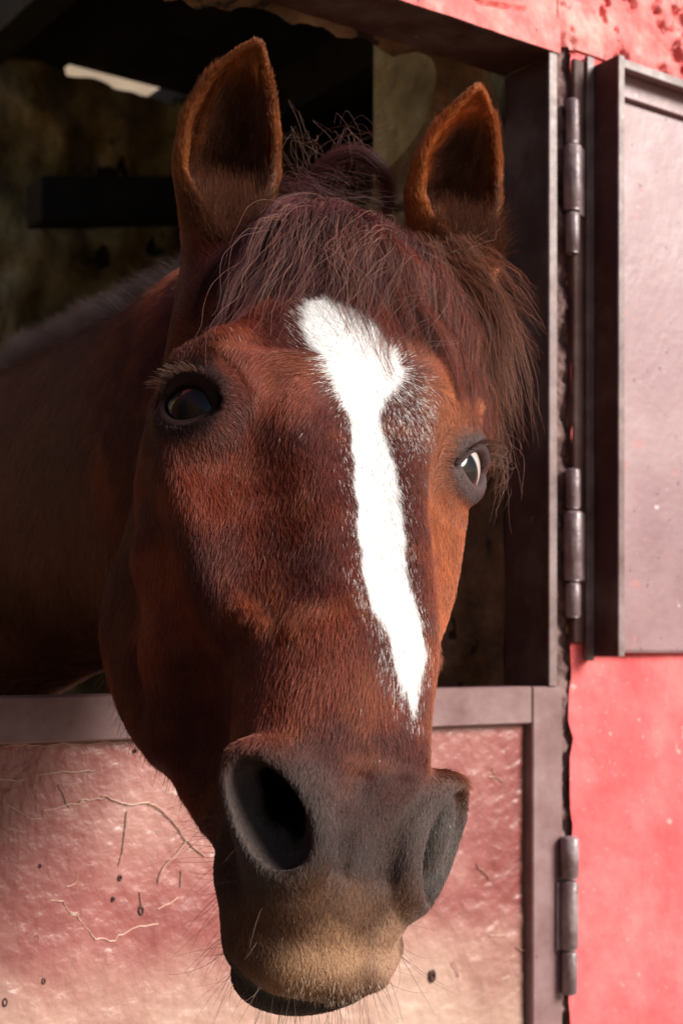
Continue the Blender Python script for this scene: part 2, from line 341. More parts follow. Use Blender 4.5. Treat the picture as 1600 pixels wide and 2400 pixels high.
# ------------------------------------------------------------------ upper half door, swung open against the wall
ud = tag(empty('upper_door', wp(.3, .02, -.01)), 'upper stable door swung open flat against the wall, steel with a raised rim, lilac sky sheen painted in', 'door')
UR = 1.02
m = MB(); m.box(.0505, .0640, .002, .010, -.012, .806, .001)
m.build('hinge_stile', M['flange'], ud)
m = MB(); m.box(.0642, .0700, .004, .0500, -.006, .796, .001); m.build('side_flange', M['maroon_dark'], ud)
m = MB(); m.box(.0640, .0760, .0502, .0540, -.0065, .7965, .001); m.build('flange_edge', M['flange'], ud)
m = MB(); m.box(.0300, .0500, -.0090, .0052, .012, .800, .002); m.build('shadow_strip', M['maroon_dark'], ud)  # dark strip that paints in the shade of the gap beside the hinges
m = MB(); m.box(.0762, UR, .004, .0420, .7900, .7960, .001); m.build('top_flange', M['panel_up'], ud)
m = MB(); m.box(.0762, UR, .0422, .0462, .7850, .7975, .001); m.build('top_flange_edge', M['flange'], ud)
m = MB(); m.box(UR, UR + .006, .004, .050, -.006, .797, .001); m.build('side_flange', M['maroon_dark'], ud)
relief('panel', .0762, UR, .0025, .7545, .012, lambda U, Z: ((fbm(np.stack([U, Z, U * 0], 1), 6, 3) - .5) * .004, U * 0), M['panel_up'], ud, .016)
m = MB(); m.box(.0702, UR, .008, .0135, -.001, .789, .001); m.build('back_sheet', M['panel_up'], ud)
m = MB(); m.box(.0762, UR, .0140, .0235, .7585, .7895, .001); m.build('top_rail', M['panel_up'], ud)

# ------------------------------------------------------------------ inside of the stall
ins = tag(empty('stall_back_wall', wp(-.2, -3.0, FL)), 'dark mottled stone wall at the back of the stall behind the horse', 'wall')
def stone(U, Z):
    P = np.stack([U, Z, U * 0], 1); return (fbm(P, 4.5, 5) - .5) * .20, U * 0
us = np.linspace(-1.6, 2.7, 200); zs = np.linspace(0, 1, 110); U, Q = np.meshgrid(us, zs, indexing='ij')
topz = np.where((U < .70) | (U > 1.14), TOP + .03, 1.953); Z = FL + Q * (topz - FL); h, _ = stone(U.ravel(), Z.ravel())
X = J2[0] + WD2[0] * U.ravel() + WN2[0] * (-3.0 + h - .08); Y = J2[1] + WD2[1] * U.ravel() + WN2[1] * (-3.0 + h - .08)
i = np.arange(U.size).reshape(U.shape); F = np.stack([i[:-1, :-1], i[1:, :-1], i[1:, 1:], i[:-1, 1:]], -1).reshape(-1, 4)
me = bpy.data.meshes.new('stone_face'); me.from_pydata(np.stack([X, Y, Z.ravel() + EYE_H], 1).tolist(), [], F.tolist()); link('stone_face', me, M['inner'], ins, True)
m = MB(); m.box(-1.6, 2.9, -3.40, -3.17, FL, 1.90); m.build('masonry', M['inner'], ins)
sw = tag(empty('stall_side_wall', wp(-1.6, -1.7, FL)), 'low stone side wall of the stall left of the horse, open under the roof', 'wall')
m = MB(); m.box(-1.8, -1.61, -3.4, -.452, FL, .55); m.build('masonry', M['inner'], sw)
sw = tag(empty('stall_side_wall', wp(2.7, -1.7, FL)), 'stone side wall of the stall hidden behind the door jamb', 'wall')
m = MB(); m.box(2.71, 2.9, -3.1, -.452, FL, TOP); m.build('masonry', M['inner'], sw)
rf = tag(empty('stable_roof', wp(0, -1.5, TOP)), 'dark boarded roof over the right part of the stall', 'roof')
m = MB(); m.box(.40, 4.3, -3.02, .06, TOP + .003, TOP + .10); m.build('roof_deck', M['roof'], rf)
m = MB(); m.box(1.15, 4.3, -3.45, -3.021, TOP + .003, TOP + .10); m.box(.40, .695, -3.45, -3.021, TOP + .003, TOP + .10); m.build('roof_deck', M['roof'], rf)
for k in range(6):
    uu = .26 + k * 1.02; m = MB(); m.box(uu, uu + .10, -2.96, -.46, TOP - .16, TOP); m.build('rafter', M['wood'], rf)
def timber(name, label, P0, P1, hh, dd):
    t_ = tag(empty(name, wp(*P0)), label, 'beam'); m = MB(); a, b2 = np.array(P0), np.array(P1)
    c = [wp(*(q + np.array((0, sx * dd, sz * hh)))) for q in (a, b2) for sx, sz in ((-1, -1), (1, -1), (1, 1), (-1, 1))]
    m.v = c; m.f = [(0, 1, 2, 3), (7, 6, 5, 4), (0, 4, 5, 1), (1, 5, 6, 2), (2, 6, 7, 3), (3, 7, 4, 0)]; o = m.build('timber', M['wood'], t_)
    bv = o.modifiers.new('worn_edges', 'BEVEL'); bv.width = .012; bv.segments = 2
timber('wooden_beam', 'thick black timber fixed across the dim stall wall, left of the nearer ear', (.47, -2.80, 1.405), (1.35, -2.80, 1.575), .072, .06)
rb = tag(empty('far_building', wp(3.0, -8.0, FL)), 'pale limewashed building seen through the slit under the stall roof', 'building')
m = MB(); m.box(-3, 12, -8.3, -8.0, FL, 5.5); m.build('wall', worn('pale_limewash', [(.17, .13, .09), (.23, .18, .13), (.29, .24, .18)], 2, (.8, .95), (.4, .01, 9)), rb)
wg = tag(empty('sky_blocker_wall', wp(-2.1, 1.5, FL)), 'added boarded wall out of view left of the doorway, blocking sky light', 'wall')  # added out of view to keep sky light off the horse's near side
for k in range(17): m = MB(); m.box(-2.14 + .004 * (k % 2), -2.10 + .004 * (k % 2), .04 + k * .20, .234 + k * .20, FL, 1.5, .004); m.build('sky_blocker_board', M['wood'], wg)

# ================================================================== horse: frame of its head (x side, y into the head, z towards the poll)
def rotv(r):
    a = np.linalg.norm(r); k = np.array(r) / a
    K = np.array([[0, -k[2], k[1]], [k[2], 0, -k[0]], [-k[1], k[0], 0]])
    return np.eye(3) + np.sin(a) * K + (1 - np.cos(a)) * K @ K
HR = rotv([-0.4732, 0.0905, 0.4228]) @ rotv([0, 0, .14]); HT = np.array([0.045, 1.20, 0.2307]); HS = 1.137
def h2w(p): return (np.asarray(p, float) * HS) @ HR.T + HT      # head frame -> place (z relative to the eye height)
def w2h(p): return ((np.asarray(p, float) - HT) @ HR) / HS

# ------------------------------------------------------------------ distance field sculpting
class Field:
    def __init__(s, lo, hi, h):
        s.lo = np.array(lo, np.float32); s.h = h
        s.n = np.ceil((np.array(hi) - lo) / h).astype(int) + 1
        s.D = np.full(s.n, 1.0, np.float32)
        s.ax = [(s.lo[i] + h * np.arange(s.n[i])).astype(np.float32) for i in range(3)]
    def win(s, lo, hi, pad):
        a = np.clip(np.floor((np.array(lo) - pad - s.lo) / s.h).astype(int), 0, s.n - 1)
        b = np.clip(np.ceil((np.array(hi) + pad - s.lo) / s.h).astype(int) + 1, 1, s.n)
        sl = tuple(slice(a[i], max(b[i], a[i] + 1)) for i in range(3))
        X, Y, Z = s.ax[0][sl[0]][:, None, None], s.ax[1][sl[1]][None, :, None], s.ax[2][sl[2]][None, None, :]
        return sl, X, Y, Z
    def blend(s, sl, d, k, cut=False):
        a = s.D[sl]
        if cut:
            d = -d
            if k > 0: h = np.maximum(k - np.abs(a - d), 0) / k; s.D[sl] = np.maximum(a, d) + h * h * k * .25
            else: s.D[sl] = np.maximum(a, d)
        else:
            if k > 0: h = np.maximum(k - np.abs(a - d), 0) / k; s.D[sl] = np.minimum(a, d) - h * h * k * .25
            else: s.D[sl] = np.minimum(a, d)
    def ell(s, c, r, rot=(0, 0, 0), k=.02, cut=False):
        m = max(r); sl, X, Y, Z = s.win(np.array(c) - m, np.array(c) + m, k + 3 * s.h)
        x, y, z = X - np.float32(c[0]), Y - np.float32(c[1]), Z - np.float32(c[2])
        if any(rot):
            R_ = np.array(Euler([math.radians(v) for v in rot]).to_matrix()).T.astype(np.float32)
            x, y, z = (R_[i, 0] * x + R_[i, 1] * y + R_[i, 2] * z for i in range(3))
        k0 = np.sqrt((x / r[0]) ** 2 + (y / r[1]) ** 2 + (z / r[2]) ** 2)
        k1 = np.sqrt((x / r[0] ** 2) ** 2 + (y / r[1] ** 2) ** 2 + (z / r[2] ** 2) ** 2) + 1e-6
        s.blend(sl, (k0 * (k0 - 1) / k1).astype(np.float32), k, cut)
    def cone(s, a, b, ra, rb, k=.02, cut=False, sq=(1, 1, 1)):
        """round cone from a to b; sq stretches the cross-section along x, y, z"""
        a, b, q = np.array(a, float), np.array(b, float), np.array(sq, float)
        m = np.maximum(ra, rb) * q
        sl, X, Y, Z = s.win(np.minimum(a - m, b - m), np.maximum(a + m, b + m), k + 3 * s.h)
        A, B = a / q, b / q
        x, y, z = X / np.float32(q[0]) - np.float32(A[0]), Y / np.float32(q[1]) - np.float32(A[1]), Z / np.float32(q[2]) - np.float32(A[2])
        v = (B - A).astype(np.float32); L = float(v @ v)
        t = np.clip((x * v[0] + y * v[1] + z * v[2]) / L, 0, 1)
        d = np.sqrt((x - t * v[0]) ** 2 + (y - t * v[1]) ** 2 + (z - t * v[2]) ** 2) - (ra + (rb - ra) * t)
        s.blend(sl, (d * min(q)).astype(np.float32), k, cut)
    def stroke(s, pts, rad, k=.01, cut=False):
        for i in range(len(pts) - 1): s.cone(pts[i], pts[i + 1], rad[i], rad[i + 1], k, cut)
    def cloud(s, P, r, k):
        """a shell given as many sample points, blended in as one primitive"""
        lo, hi = P.min(0) - r.max(), P.max(0) + r.max()
        sl, X, Y, Z = s.win(lo, hi, k + 3 * s.h)
        E = np.full(s.D[sl].shape, 1.0, np.float32); o = np.array([q.start for q in sl])
        w = int(math.ceil((r.max() + k + 2 * s.h) / s.h))
        for p, rr in zip(P, r):
            c = np.round((p - s.lo) / s.h).astype(int)
            a = np.maximum(c - w - o, 0); b = np.minimum(c + w + 1 - o, E.shape)
            if (b <= a).any(): continue
            g = [s.ax[i][a[i] + o[i]:b[i] + o[i]] - np.float32(p[i]) for i in range(3)]
            d = np.sqrt(g[0][:, None, None] ** 2 + g[1][None, :, None] ** 2 + g[2][None, None, :] ** 2) - np.float32(rr)
            v = E[a[0]:b[0], a[1]:b[1], a[2]:b[2]]; np.minimum(v, d, out=v)
        s.blend(sl, E, k)
    def mesh(s):
        """surface nets"""
        D, h, n = s.D, s.h, s.n
        neg = D < 0
        cnt = np.zeros(n - 1, np.int8)
        for i in (0, 1):
            for j in (0, 1):
                for k in (0, 1):
                    cnt += neg[i:n[0] - 1 + i, j:n[1] - 1 + j, k:n[2] - 1 + k]
        act = (cnt > 0) & (cnt < 8); del cnt
        C = np.argwhere(act).astype(np.int32)
        flat = np.flatnonzero(act.ravel())
        off = np.array([[i, j, k] for i in (0, 1) for j in (0, 1) for k in (0, 1)])
        V = np.stack([D[C[:, 0] + o[0], C[:, 1] + o[1], C[:, 2] + o[2]] for o in off], 1)
        S = np.zeros((len(C), 3)); N = np.zeros(len(C))
        for a in range(8):
            for b in range(a + 1, 8):
                if np.abs(off[a] - off[b]).sum() != 1: continue
                va, vb = V[:, a], V[:, b]; m = (va < 0) != (vb < 0)
                t = np.where(m, va / np.where(m, va - vb, 1), 0)[:, None]
                S += np.where(m[:, None], off[a] + t * (off[b] - off[a]), 0); N += m
        P = s.lo + h * (C + S / N[:, None])
        m2 = n - 1
        F = []
        for ax in range(3):
            u, v = (ax + 1) % 3, (ax + 2) % 3
            s0 = [slice(0, n[i]) for i in range(3)]; s1 = list(s0)
            s0[ax] = slice(0, n[ax] - 1); s1[ax] = slice(1, n[ax])
            A, B = neg[tuple(s0)], neg[tuple(s1)]
            E = np.argwhere(A != B)
            E = E[(E[:, u] > 0) & (E[:, v] > 0) & (E[:, u] < n[u] - 1) & (E[:, v] < n[v] - 1)]
            inside = A[E[:, 0], E[:, 1], E[:, 2]]
            q = []
            for du, dv in ((-1, -1), (0, -1), (0, 0), (-1, 0)):
                c = E.copy(); c[:, u] += du; c[:, v] += dv
                q.append(np.searchsorted(flat, (c[:, 0] * m2[1] + c[:, 1]) * m2[2] + c[:, 2]))
            q = np.stack(q, 1); q[~inside] = q[~inside][:, ::-1]
            F.append(q)
        return P, np.concatenate(F)


EYE_C = {-1: np.array((-.087, .072, -.002)), 1: np.array((.092, .066, -.006))}
EYE_R = .0310
EYE_N = {-1: np.array((-.79, -.59, -.15)) / .9973, 1: np.array((.65, -.72, -.22)) / .9948}
EYES = [(h2w(EYE_C[S]), EYE_R * HS) for S in (-1, 1)]
def nrm(v): v = np.asarray(v, float); return v / np.linalg.norm(v)
def sculpt(res):
    f = Field((-.70, -.06, -.50), (.17, .80, .46), res)
    S = (-1, 1)
    nk = [((-.06, 1.48, .265), .105, .140), ((-.16, 1.62, .235), .115, .190), ((-.32, 1.82, .20), .13, .225), ((-.50, 2.05, .15), .155, .27), ((-.62, 2.25, .08), .19, .32)]
    for (a, wa, ha), (b, wb, hb) in zip(nk, nk[1:]):
        for q in np.linspace(0, 1, 5)[:-1]:
            c = np.array(a) * (1 - q) + np.array(b) * q; w = wa * (1 - q) + wb * q; hh = ha * (1 - q) + hb * q
            f.ell(w2h(c), (w * .9, .13, hh * .9), (27, 0, 14), k=.06)
    # skull
    f.ell((0, .115, .060), (.088, .10, .125), k=.03)
    f.ell((0, .125, .125), (.085, .085, .085), k=.04)
    f.ell((0, .070, .045), (.070, .062, .10), k=.03)
    for b, x in ((px(520, 560, 1.37), -1), (px(1040, 600, 1.43), 1)):
        f.cone((x * .055, .135, .10), w2h(b), .056, .036, k=.035)
    for x in S:
        f.cone((x * .038, .062, .05), (x * .012, .041, -.30), .057, .0275, k=.02)
        f.ell((x * .068, .110, .065), (.032, .055, .075), k=.03)           # temple
        f.ell((x * .058, .195, -.060), (.042, .105, .145), (-6, 0, 0), k=.04)   # round cheek
        f.cone((x * .045, .240, -.09), (x * .024, .140, -.32), .046, .032, k=.05)  # jaw bar
        f.cone((x * .056, .110, -.02), (x * .024, .085, -.31), .064, .034, k=.05)
        f.cone((x * .101, .088, -.050), (x * .078, .086, -.185), .013, .010, k=.022)  # facial crest
        f.ell((x * .108, .128, -.245), (.034, .040, .070), (-12, 0, 0), k=.05, cut=True)   # hollow between cheek and muzzle
        f.ell((x * .086, .024, -.105), (.024, .020, .080), (-4, 0, 0), k=.045, cut=True)   # slope beside the nasal bone
        f.ell((x * .086, .074, .000), (.033, .048, .050), k=.022)         # orbit
    # muzzle
    f.cone((-.024, .050, -.23), (-.046, .062, -.325), .030, .031, k=.045)
    f.ell((0, .078, -.345), (.056, .044, .085), k=.05)
    f.ell((0, .086, -.390), (.062, .046, .046), (-15, 0, 0), k=.022)
    return f
def detail(f):
    for x in (-1, 1):
        # brow ridge, hollow above the eye
        f.stroke([(x * .066, .030, .030), (x * .092, .042, .040), (x * .110, .072, .036), (x * .108, .105, .018)], [.009, .012, .012, .008], k=.02)
        f.ell((x * .114, .095, .075), (.016, .024, .024), k=.04, cut=True)
        n = EYE_N[x]; E = EYE_C[x]
        yb = nrm(np.cross((0, 0, 1), n)); zz = np.cross(n, yb)      # in the plane of the eye opening
        if yb[1] < 0: yb = -yb
        ti = math.radians(20); ya = yb * math.cos(ti) + zz * math.sin(ti); za = -yb * math.sin(ti) + zz * math.cos(ti)
        c = E + n * .010
        # opening: five overlapping cuts along the almond
        for q in np.linspace(-1, 1, 7):
            r = .0205 * (1 - (.60 if q > -.5 else .74) * q * q); p = E + n * (.033 - .011 * q * q) + ya * q * .0270
            r *= 1 if x < 0 else .88; f.ell(p, (r * 1.15, r * 1.0, r), k=.003, cut=True)
        for sg in (1, -1):
            pts = []; rr = []
            for q in np.linspace(-1.12, 1.12, 15):
                hgt = (.0235 if sg > 0 else .0210) * (1 - .72 * min(q * q, 1.2)) * sg
                d = nrm(n * .029 + ya * q * .0275 + za * hgt); pts.append(E + d * (EYE_R + (.0030 if sg > 0 else .0024))); rr.append((.0048 if sg > 0 else .0034) * (1 - .25 * abs(q)))
            f.stroke(pts, rr, k=.004)
        # fold above the upper lid, bag under the lower one
        pts = [E + nrm(n * .024 + ya * q * .027 + za * .036 * (1 - .5 * q * q)) * (EYE_R + .006) for q in np.linspace(-1, 1, 9)]
        f.stroke(pts, [.004] * 9, k=.008)
        pts = [E + nrm(n * .024 + ya * q * .028 - za * .029 * (1 - .5 * q * q)) * (EYE_R + .003) for q in np.linspace(-1, 1, 9)]
        f.stroke(pts, [.003] * 9, k=.009)
        # veins and the edge of the cheek muscle
        f.stroke([(x * .080, .070, -.175), (x * .070, .052, -.205), (x * .060, .052, -.245), (x * .052, .056, -.275)], [.003, .0028, .0026, .002], k=.010)
        f.stroke([(x * .074, .060, -.190), (x * .066, .075, -.235), (x * .060, .085, -.270)], [.0025, .0025, .002], k=.010)
        f.stroke([(x * .100, .150, -.03), (x * .104, .140, -.10), (x * .092, .150, -.17), (x * .076, .185, -.225)], [.006, .008, .008, .006], k=.03)
        # nostril
        n = nrm((x * .70, -.68, -.18) if x < 0 else (.52, -.83, -.18)); c = np.array((x * .060, .046, -.343))
        u = nrm((x * .70, .10, 1.0) if x < 0 else (.42, .10, 1.0)); u = nrm(u - n * (u @ n)); v = np.cross(n, u) * x      # u: long axis (upper end lateral), v: towards the side
        if v[0] * x < 0: v = -v
        a, b = .0440, .0240
        f.ell(c - n * .010, (.036, .026, .046), (0, x * 20, x * -42), k=.02); f.ell((x * .036, .064, -.358), (.031, .034 if x < 0 else .031, .050), k=.035 if x < 0 else .025)
        ring = [c + u * a * math.cos(t) + v * b * math.sin(t) + n * (.004 + .003 * math.sin(t)) for t in np.linspace(0, 2 * math.pi, 25)]
        rr = [.0056 - (.0028 if x < 0 else -.0006) * math.sin(t) for t in np.linspace(0, 2 * math.pi, 25)]
        f.stroke(ring, rr, k=.015)
        for q in np.linspace(-1, 1, 7):      # shallow bowl of the opening
            r = b * .94 * math.sqrt(1 - .55 * q * q); p = c + u * a * .62 * q + n * .0135 + (v * .0045 + n * .002) * (x > 0); r *= 1 if x < 0 else .98
            f.ell(p, (r,) * 3, k=.006, cut=True)
        for q in np.linspace(-1 if x < 0 else .1, 1, 6):      # the deep passage lies along the inner side
            p = c + u * (.023 * q + .003) - v * (.0120 - .006 * q * q) * (1 if x < 0 else .2); r = .0098 - .002 * q * q
            f.cone(p + n * .006, p - n * .020 + u * .006, r, r * .8, k=.006, cut=True)
        f.cone(c - n * .012 + u * .008 - v * .006, (x * .030, .085, -.295), .014, .013, k=.006, cut=True)
        for g_ in range(0 if x < 0 else 1, 3):      # soft folds running down beside the nostril
            x0 = x * (.031 - .0085 * g_); f.stroke([(x0, .006 + .002 * g_, -.322), (x0 * .92, .013, -.350), (x0 * 1.05, .030, -.384)], [.0006] * 3, k=.010, cut=True)
        if x > 0: f.ell((.074, .056, -.338), (.013, .020, .034), (0, 8, 0), k=.012)
        # lip corner
        f.stroke([(x * .050, .132, -.315), (x * .060, .118, -.345), (x * .060, .104, -.375)], [.008, .010, .010], k=.02)
    # lips: chin, lower lip, then the slit between them, then the upper lip's rim
    f.ell((0, .142, -.352), (.040, .034, .040), k=.03)
    f.ell((.008, .127, -.424), (.058, .038, .036), (-25, 0, 0), k=.012)
    sl = [(-.074, .134, -.320), (-.072, .124, -.352), (-.064, .112, -.398), (-.040, .104, -.440), (0, .099, -.456), (.040, .104, -.440), (.064, .112, -.398), (.072, .124, -.352), (.074, .134, -.320)]
    f.stroke(sl, [.0034] * 9, k=.008, cut=True)
    up = [(-.062, .112, -.368), (-.050, .098, -.410), (-.028, .088, -.432), (0, .084, -.440), (.028, .088, -.432), (.050, .098, -.410), (.062, .112, -.368)]
    f.stroke(up, [.010] * 7, k=.03)
def px(x, y, d): x *= 1.0204; y *= 1.0204; return np.array(((x - 800) / 3333 * d, d, (1528 - y) / 3333 * d))
EARS = []
def ears(f):
    for side, base, mid, tip, o, wmax in (('L', px(530, 575, 1.36), px(533, 325, 1.33), px(593, 100, 1.30), (math.sin(.40), -math.cos(.40), -.1), .049),
                              ('R', px(1034, 620, 1.43), px(1066, 395, 1.40), px(1096, 202, 1.36), (math.sin(.55), -math.cos(.55), -.1), .0510)):
        EARS.append((w2h(base), w2h(mid), w2h(tip), nrm(np.array(o) @ HR), wmax / HS))
        tt = np.linspace(0, 1, 90); P = []; r = []
        for t in tt:
            c = base * (1 - t) ** 2 + (2 * mid - .5 * base - .5 * tip) * 2 * t * (1 - t) + tip * t * t
            ax = nrm((2 * mid - .5 * base - .5 * tip - base) * (1 - t) + (tip - (2 * mid - .5 * base - .5 * tip)) * t)
            oo = np.array(o); oo = nrm(oo - ax * (oo @ ax)); s = np.cross(ax, oo)
            wd = np.interp(t, [0, .15, .35, .55, .75, .9, .97, 1], [.66, .86, 1.0, .93, .66, .33, .14, .05]) * wmax
            dp = wd * np.interp(t, [0, .5, 1], [.88, .48, .32])
            f0 = np.interp(t, [0, .15, .35, .7, 1], [.15, .55, 1.15, 1.40, 1.45])
            ph = np.linspace(f0, 2 * math.pi - f0, 90)
            c = c - oo * .012 * math.sin(t * math.pi)
            P.append(c + wd * np.sin(ph)[:, None] * s + dp * np.cos(ph)[:, None] * oo); r.append(np.full(90, .0030))
        f.cloud(w2h(np.concatenate(P)), np.concatenate(r), .018)

WARP = [((-.116, .068, 0), (439, 930)), ((.116, .068, 0), (1125, 1085)), ((0, 0, .02), (880, 890)), ((0, .001, -.12), (898, 1200)), ((0, .003, -.24), (945, 1560)),
        ((-.064, .045, -.343), (645, 1900)), ((.064, .045, -.343), (1020, 1960)), ((0, .09, -.44), (785, 2300)), ((-.06, .285, -.17), (300, 1740))]
WARP2 = [(EYE_C[-1] + EYE_N[-1] * .03, (430, 942)), (EYE_C[1] + EYE_N[1] * .03, (1118, 1100)), ((0, 0, .02), (880, 890)), ((0, .001, -.12), (905, 1200)), ((0, .003, -.24), (940, 1560)),
         ((-.062, .045, -.343), (640, 1908)), ((.062, .045, -.343), (988, 1946)), ((0, .088, -.435), (768, 2258)), ((.062, .080, -.388), (-44, 0, 0)), ((-.066, .095, -.370), (26, 0, 0)), ((-.06, .285, -.17), (310, 1730)),
         ((.050, .09, -.24), (-70, 0, 0)), ((.055, .10, -.17), (-32, 0, 0)), ((.04, .07, -.29), (-50, 0, 0)), ((.040, .03, -.24), (-16, 0, 0)), ((0, .127, -.458), (0, -34, 0)), ((.06,.03,-.31), (-10, 0, 0)), ((.062, .10, -.40), (898, 2160)), ((-.062, .10, -.40), (560, 2160))]
FIXED = [px(525, 540, 1.36), px(606, 86, 1.30), px(1048, 600, 1.43), px(1100, 184, 1.36), np.array((-.3, 1.8, .2)), np.array((-.12, 1.6, .4))]
def rbf(A, tgt, sg, fix):
    tgt = [(800 + p[0] / p[1] * 3333 + b[0], 1528 - p[2] / p[1] * 3333 + b[1]) if len(b) == 3 else b for b, p in zip(tgt, A)]
    T = np.array([((b[0] - 800) / 3333 * p[1], p[1], (1528 - b[1]) / 3333 * p[1]) for b, p in zip(tgt, A)])
    A = np.concatenate([A, fix]); T = np.concatenate([T, fix])
    K = np.exp(-((A[:, None] - A[None]) ** 2).sum(2) / (2 * sg * sg))
    return A, np.linalg.solve(K + 1e-3 * np.eye(len(A)), T - A), sg
def apply(R, W):
    o = W.copy()
    for a, w in zip(R[0], R[1]): o += np.exp(-((W - a) ** 2).sum(1) / (2 * R[2] ** 2))[:, None] * w
    return o
R1 = rbf(np.array([h2w(a) for a, b in WARP]), [b for a, b in WARP], .15, FIXED)
R2 = rbf(apply(R1, np.array([h2w(a) for a, b in WARP2])), [b for a, b in WARP2], .06, FIXED)
def warp(W): return apply(R2, apply(R1, np.atleast_2d(W)))
EYES = [(warp(c)[0], r) for c, r in EYES]

def place(H): return warp(h2w(H)) + np.array((0, 0, EYE_H))
FD = sculpt(.0025); ears(FD); detail(FD)
HP, HQ = FD.mesh()
HW = place(HP)
def vnormals(P, Q):
    n = np.zeros_like(P); fn = np.cross(P[Q[:, 2]] - P[Q[:, 0]], P[Q[:, 3]] - P[Q[:, 1]])
    for i in range(4): np.add.at(n, Q[:, i], fn)
    return n / (np.linalg.norm(n, axis=1)[:, None] + 1e-12)
HN = vnormals(HP, HQ); WNR = vnormals(HW, HQ)
def dist(P):
    """trilinear sample of the sculpted field"""
    q = (P - FD.lo) / FD.h; q = np.clip(q, 0, FD.n - 1.001); i = q.astype(int); f = q - i; r = 0
    for a in (0, 1):
        for b in (0, 1):
            for c in (0, 1):
                r = r + (f[:, 0] if a else 1 - f[:, 0]) * (f[:, 1] if b else 1 - f[:, 1]) * (f[:, 2] if c else 1 - f[:, 2]) * FD.D[i[:, 0] + a, i[:, 1] + b, i[:, 2] + c]
    return r
def grad(P, e=.004):
    g = np.stack([dist(P + np.eye(3)[k] * e) - dist(P - np.eye(3)[k] * e) for k in range(3)], 1)
    return g / (np.linalg.norm(g, axis=1)[:, None] + 1e-9)
def norm(v): return v / (np.linalg.norm(v, axis=1)[:, None] + 1e-12)

BLAZE = np.array([(-.0507, .0913), (-.0419, .0947), (-.034, .0967), (-.0219, .0923), (-.0119, .0878), (.0002, .0811), (.0101, .0631), (.023, .0405), (.0213, .0284), (.0165, .0169), (.0106, .0025), (.0092, -.0118), (.0097, -.0228), (.0138, -.0361), (.0144, -.048), (.0181, -.0591), (.019, -.0776), (.0181, -.0995), (.0177, -.1199), (.0155, -.1432), (.0145, -.1655), (.0172, -.1819), (.0191, -.198), (.0229, -.2113), (.0267, -.2219), (.0244, -.2344), (.0208, -.2486), (.0188, -.2603), (.0159, -.2694), (.0129, -.2619), (.0099, -.2541), (.0026, -.2507), (-.0017, -.2443), (-.0059, -.2325), (-.0076, -.2195), (-.0134, -.2108), (-.0178, -.2021), (-.0191, -.1861), (-.019, -.1658), (-.0186, -.1474), (-.0176, -.129), (-.015, -.1076), (-.0132, -.0857), (-.0106, -.0617), (-.0112, -.038), (-.0147, -.0159), (-.0212, -.0027), (-.0261, .0091), (-.0304, .0176), (-.0352, .0274), (-.0421, .0373), (-.0499, .0461), (-.0543, .0556), (-.0563, .0703)])
def blaze_in(P):
    """signed depth inside the blaze outline (metres), measured across the front of the face"""
    x, z = P[:, 0], P[:, 2]; ins_ = np.zeros(len(P), bool); d = np.full(len(P), 9.)
    for (a, b) in zip(BLAZE, np.roll(BLAZE, -1, 0)):
        c = ((a[1] > z) != (b[1] > z)) & (x < (b[0] - a[0]) * (z - a[1]) / (b[1] - a[1] + 1e-12) + a[0]); ins_ ^= c
        t = np.clip(((x - a[0]) * (b[0] - a[0]) + (z - a[1]) * (b[1] - a[1])) / ((b - a) @ (b - a)), 0, 1)
        d = np.minimum(d, np.hypot(x - a[0] - t * (b[0] - a[0]), z - a[1] - t * (b[1] - a[1])))
    return np.where(ins_, d, -d) - 9 * (P[:, 1] > .085)
def ear_coord(P):
    """(which ear or -1, position along it, position across it)"""
    best = np.full(len(P), -1); T = np.zeros(len(P)); S_ = np.zeros(len(P))
    for k, (B, Md, Tp, o, w) in enumerate(EARS):
        ax = nrm(Tp - B); L = np.linalg.norm(Tp - B); s_ = nrm(np.cross(ax, nrm(o - ax * (o @ ax))))
        t = (P - B) @ ax / L; c = B * (1 - t)[:, None] ** 2 + (2 * Md - .5 * B - .5 * Tp) * (2 * t * (1 - t))[:, None] + Tp * (t * t)[:, None]
        wd = np.interp(t, [0, .15, .35, .55, .75, .9, .97, 1], [.66, .86, 1.0, .93, .66, .33, .14, .05]) * w
        m = (t > -.05) & (t < 1.1) & (np.linalg.norm(P - c, axis=1) < wd * 1.35 + .008)
        best[m] = k; T[m] = t[m]; S_[m] = (((P - c) @ s_) / (wd + 1e-4))[m]
    return best, T, S_
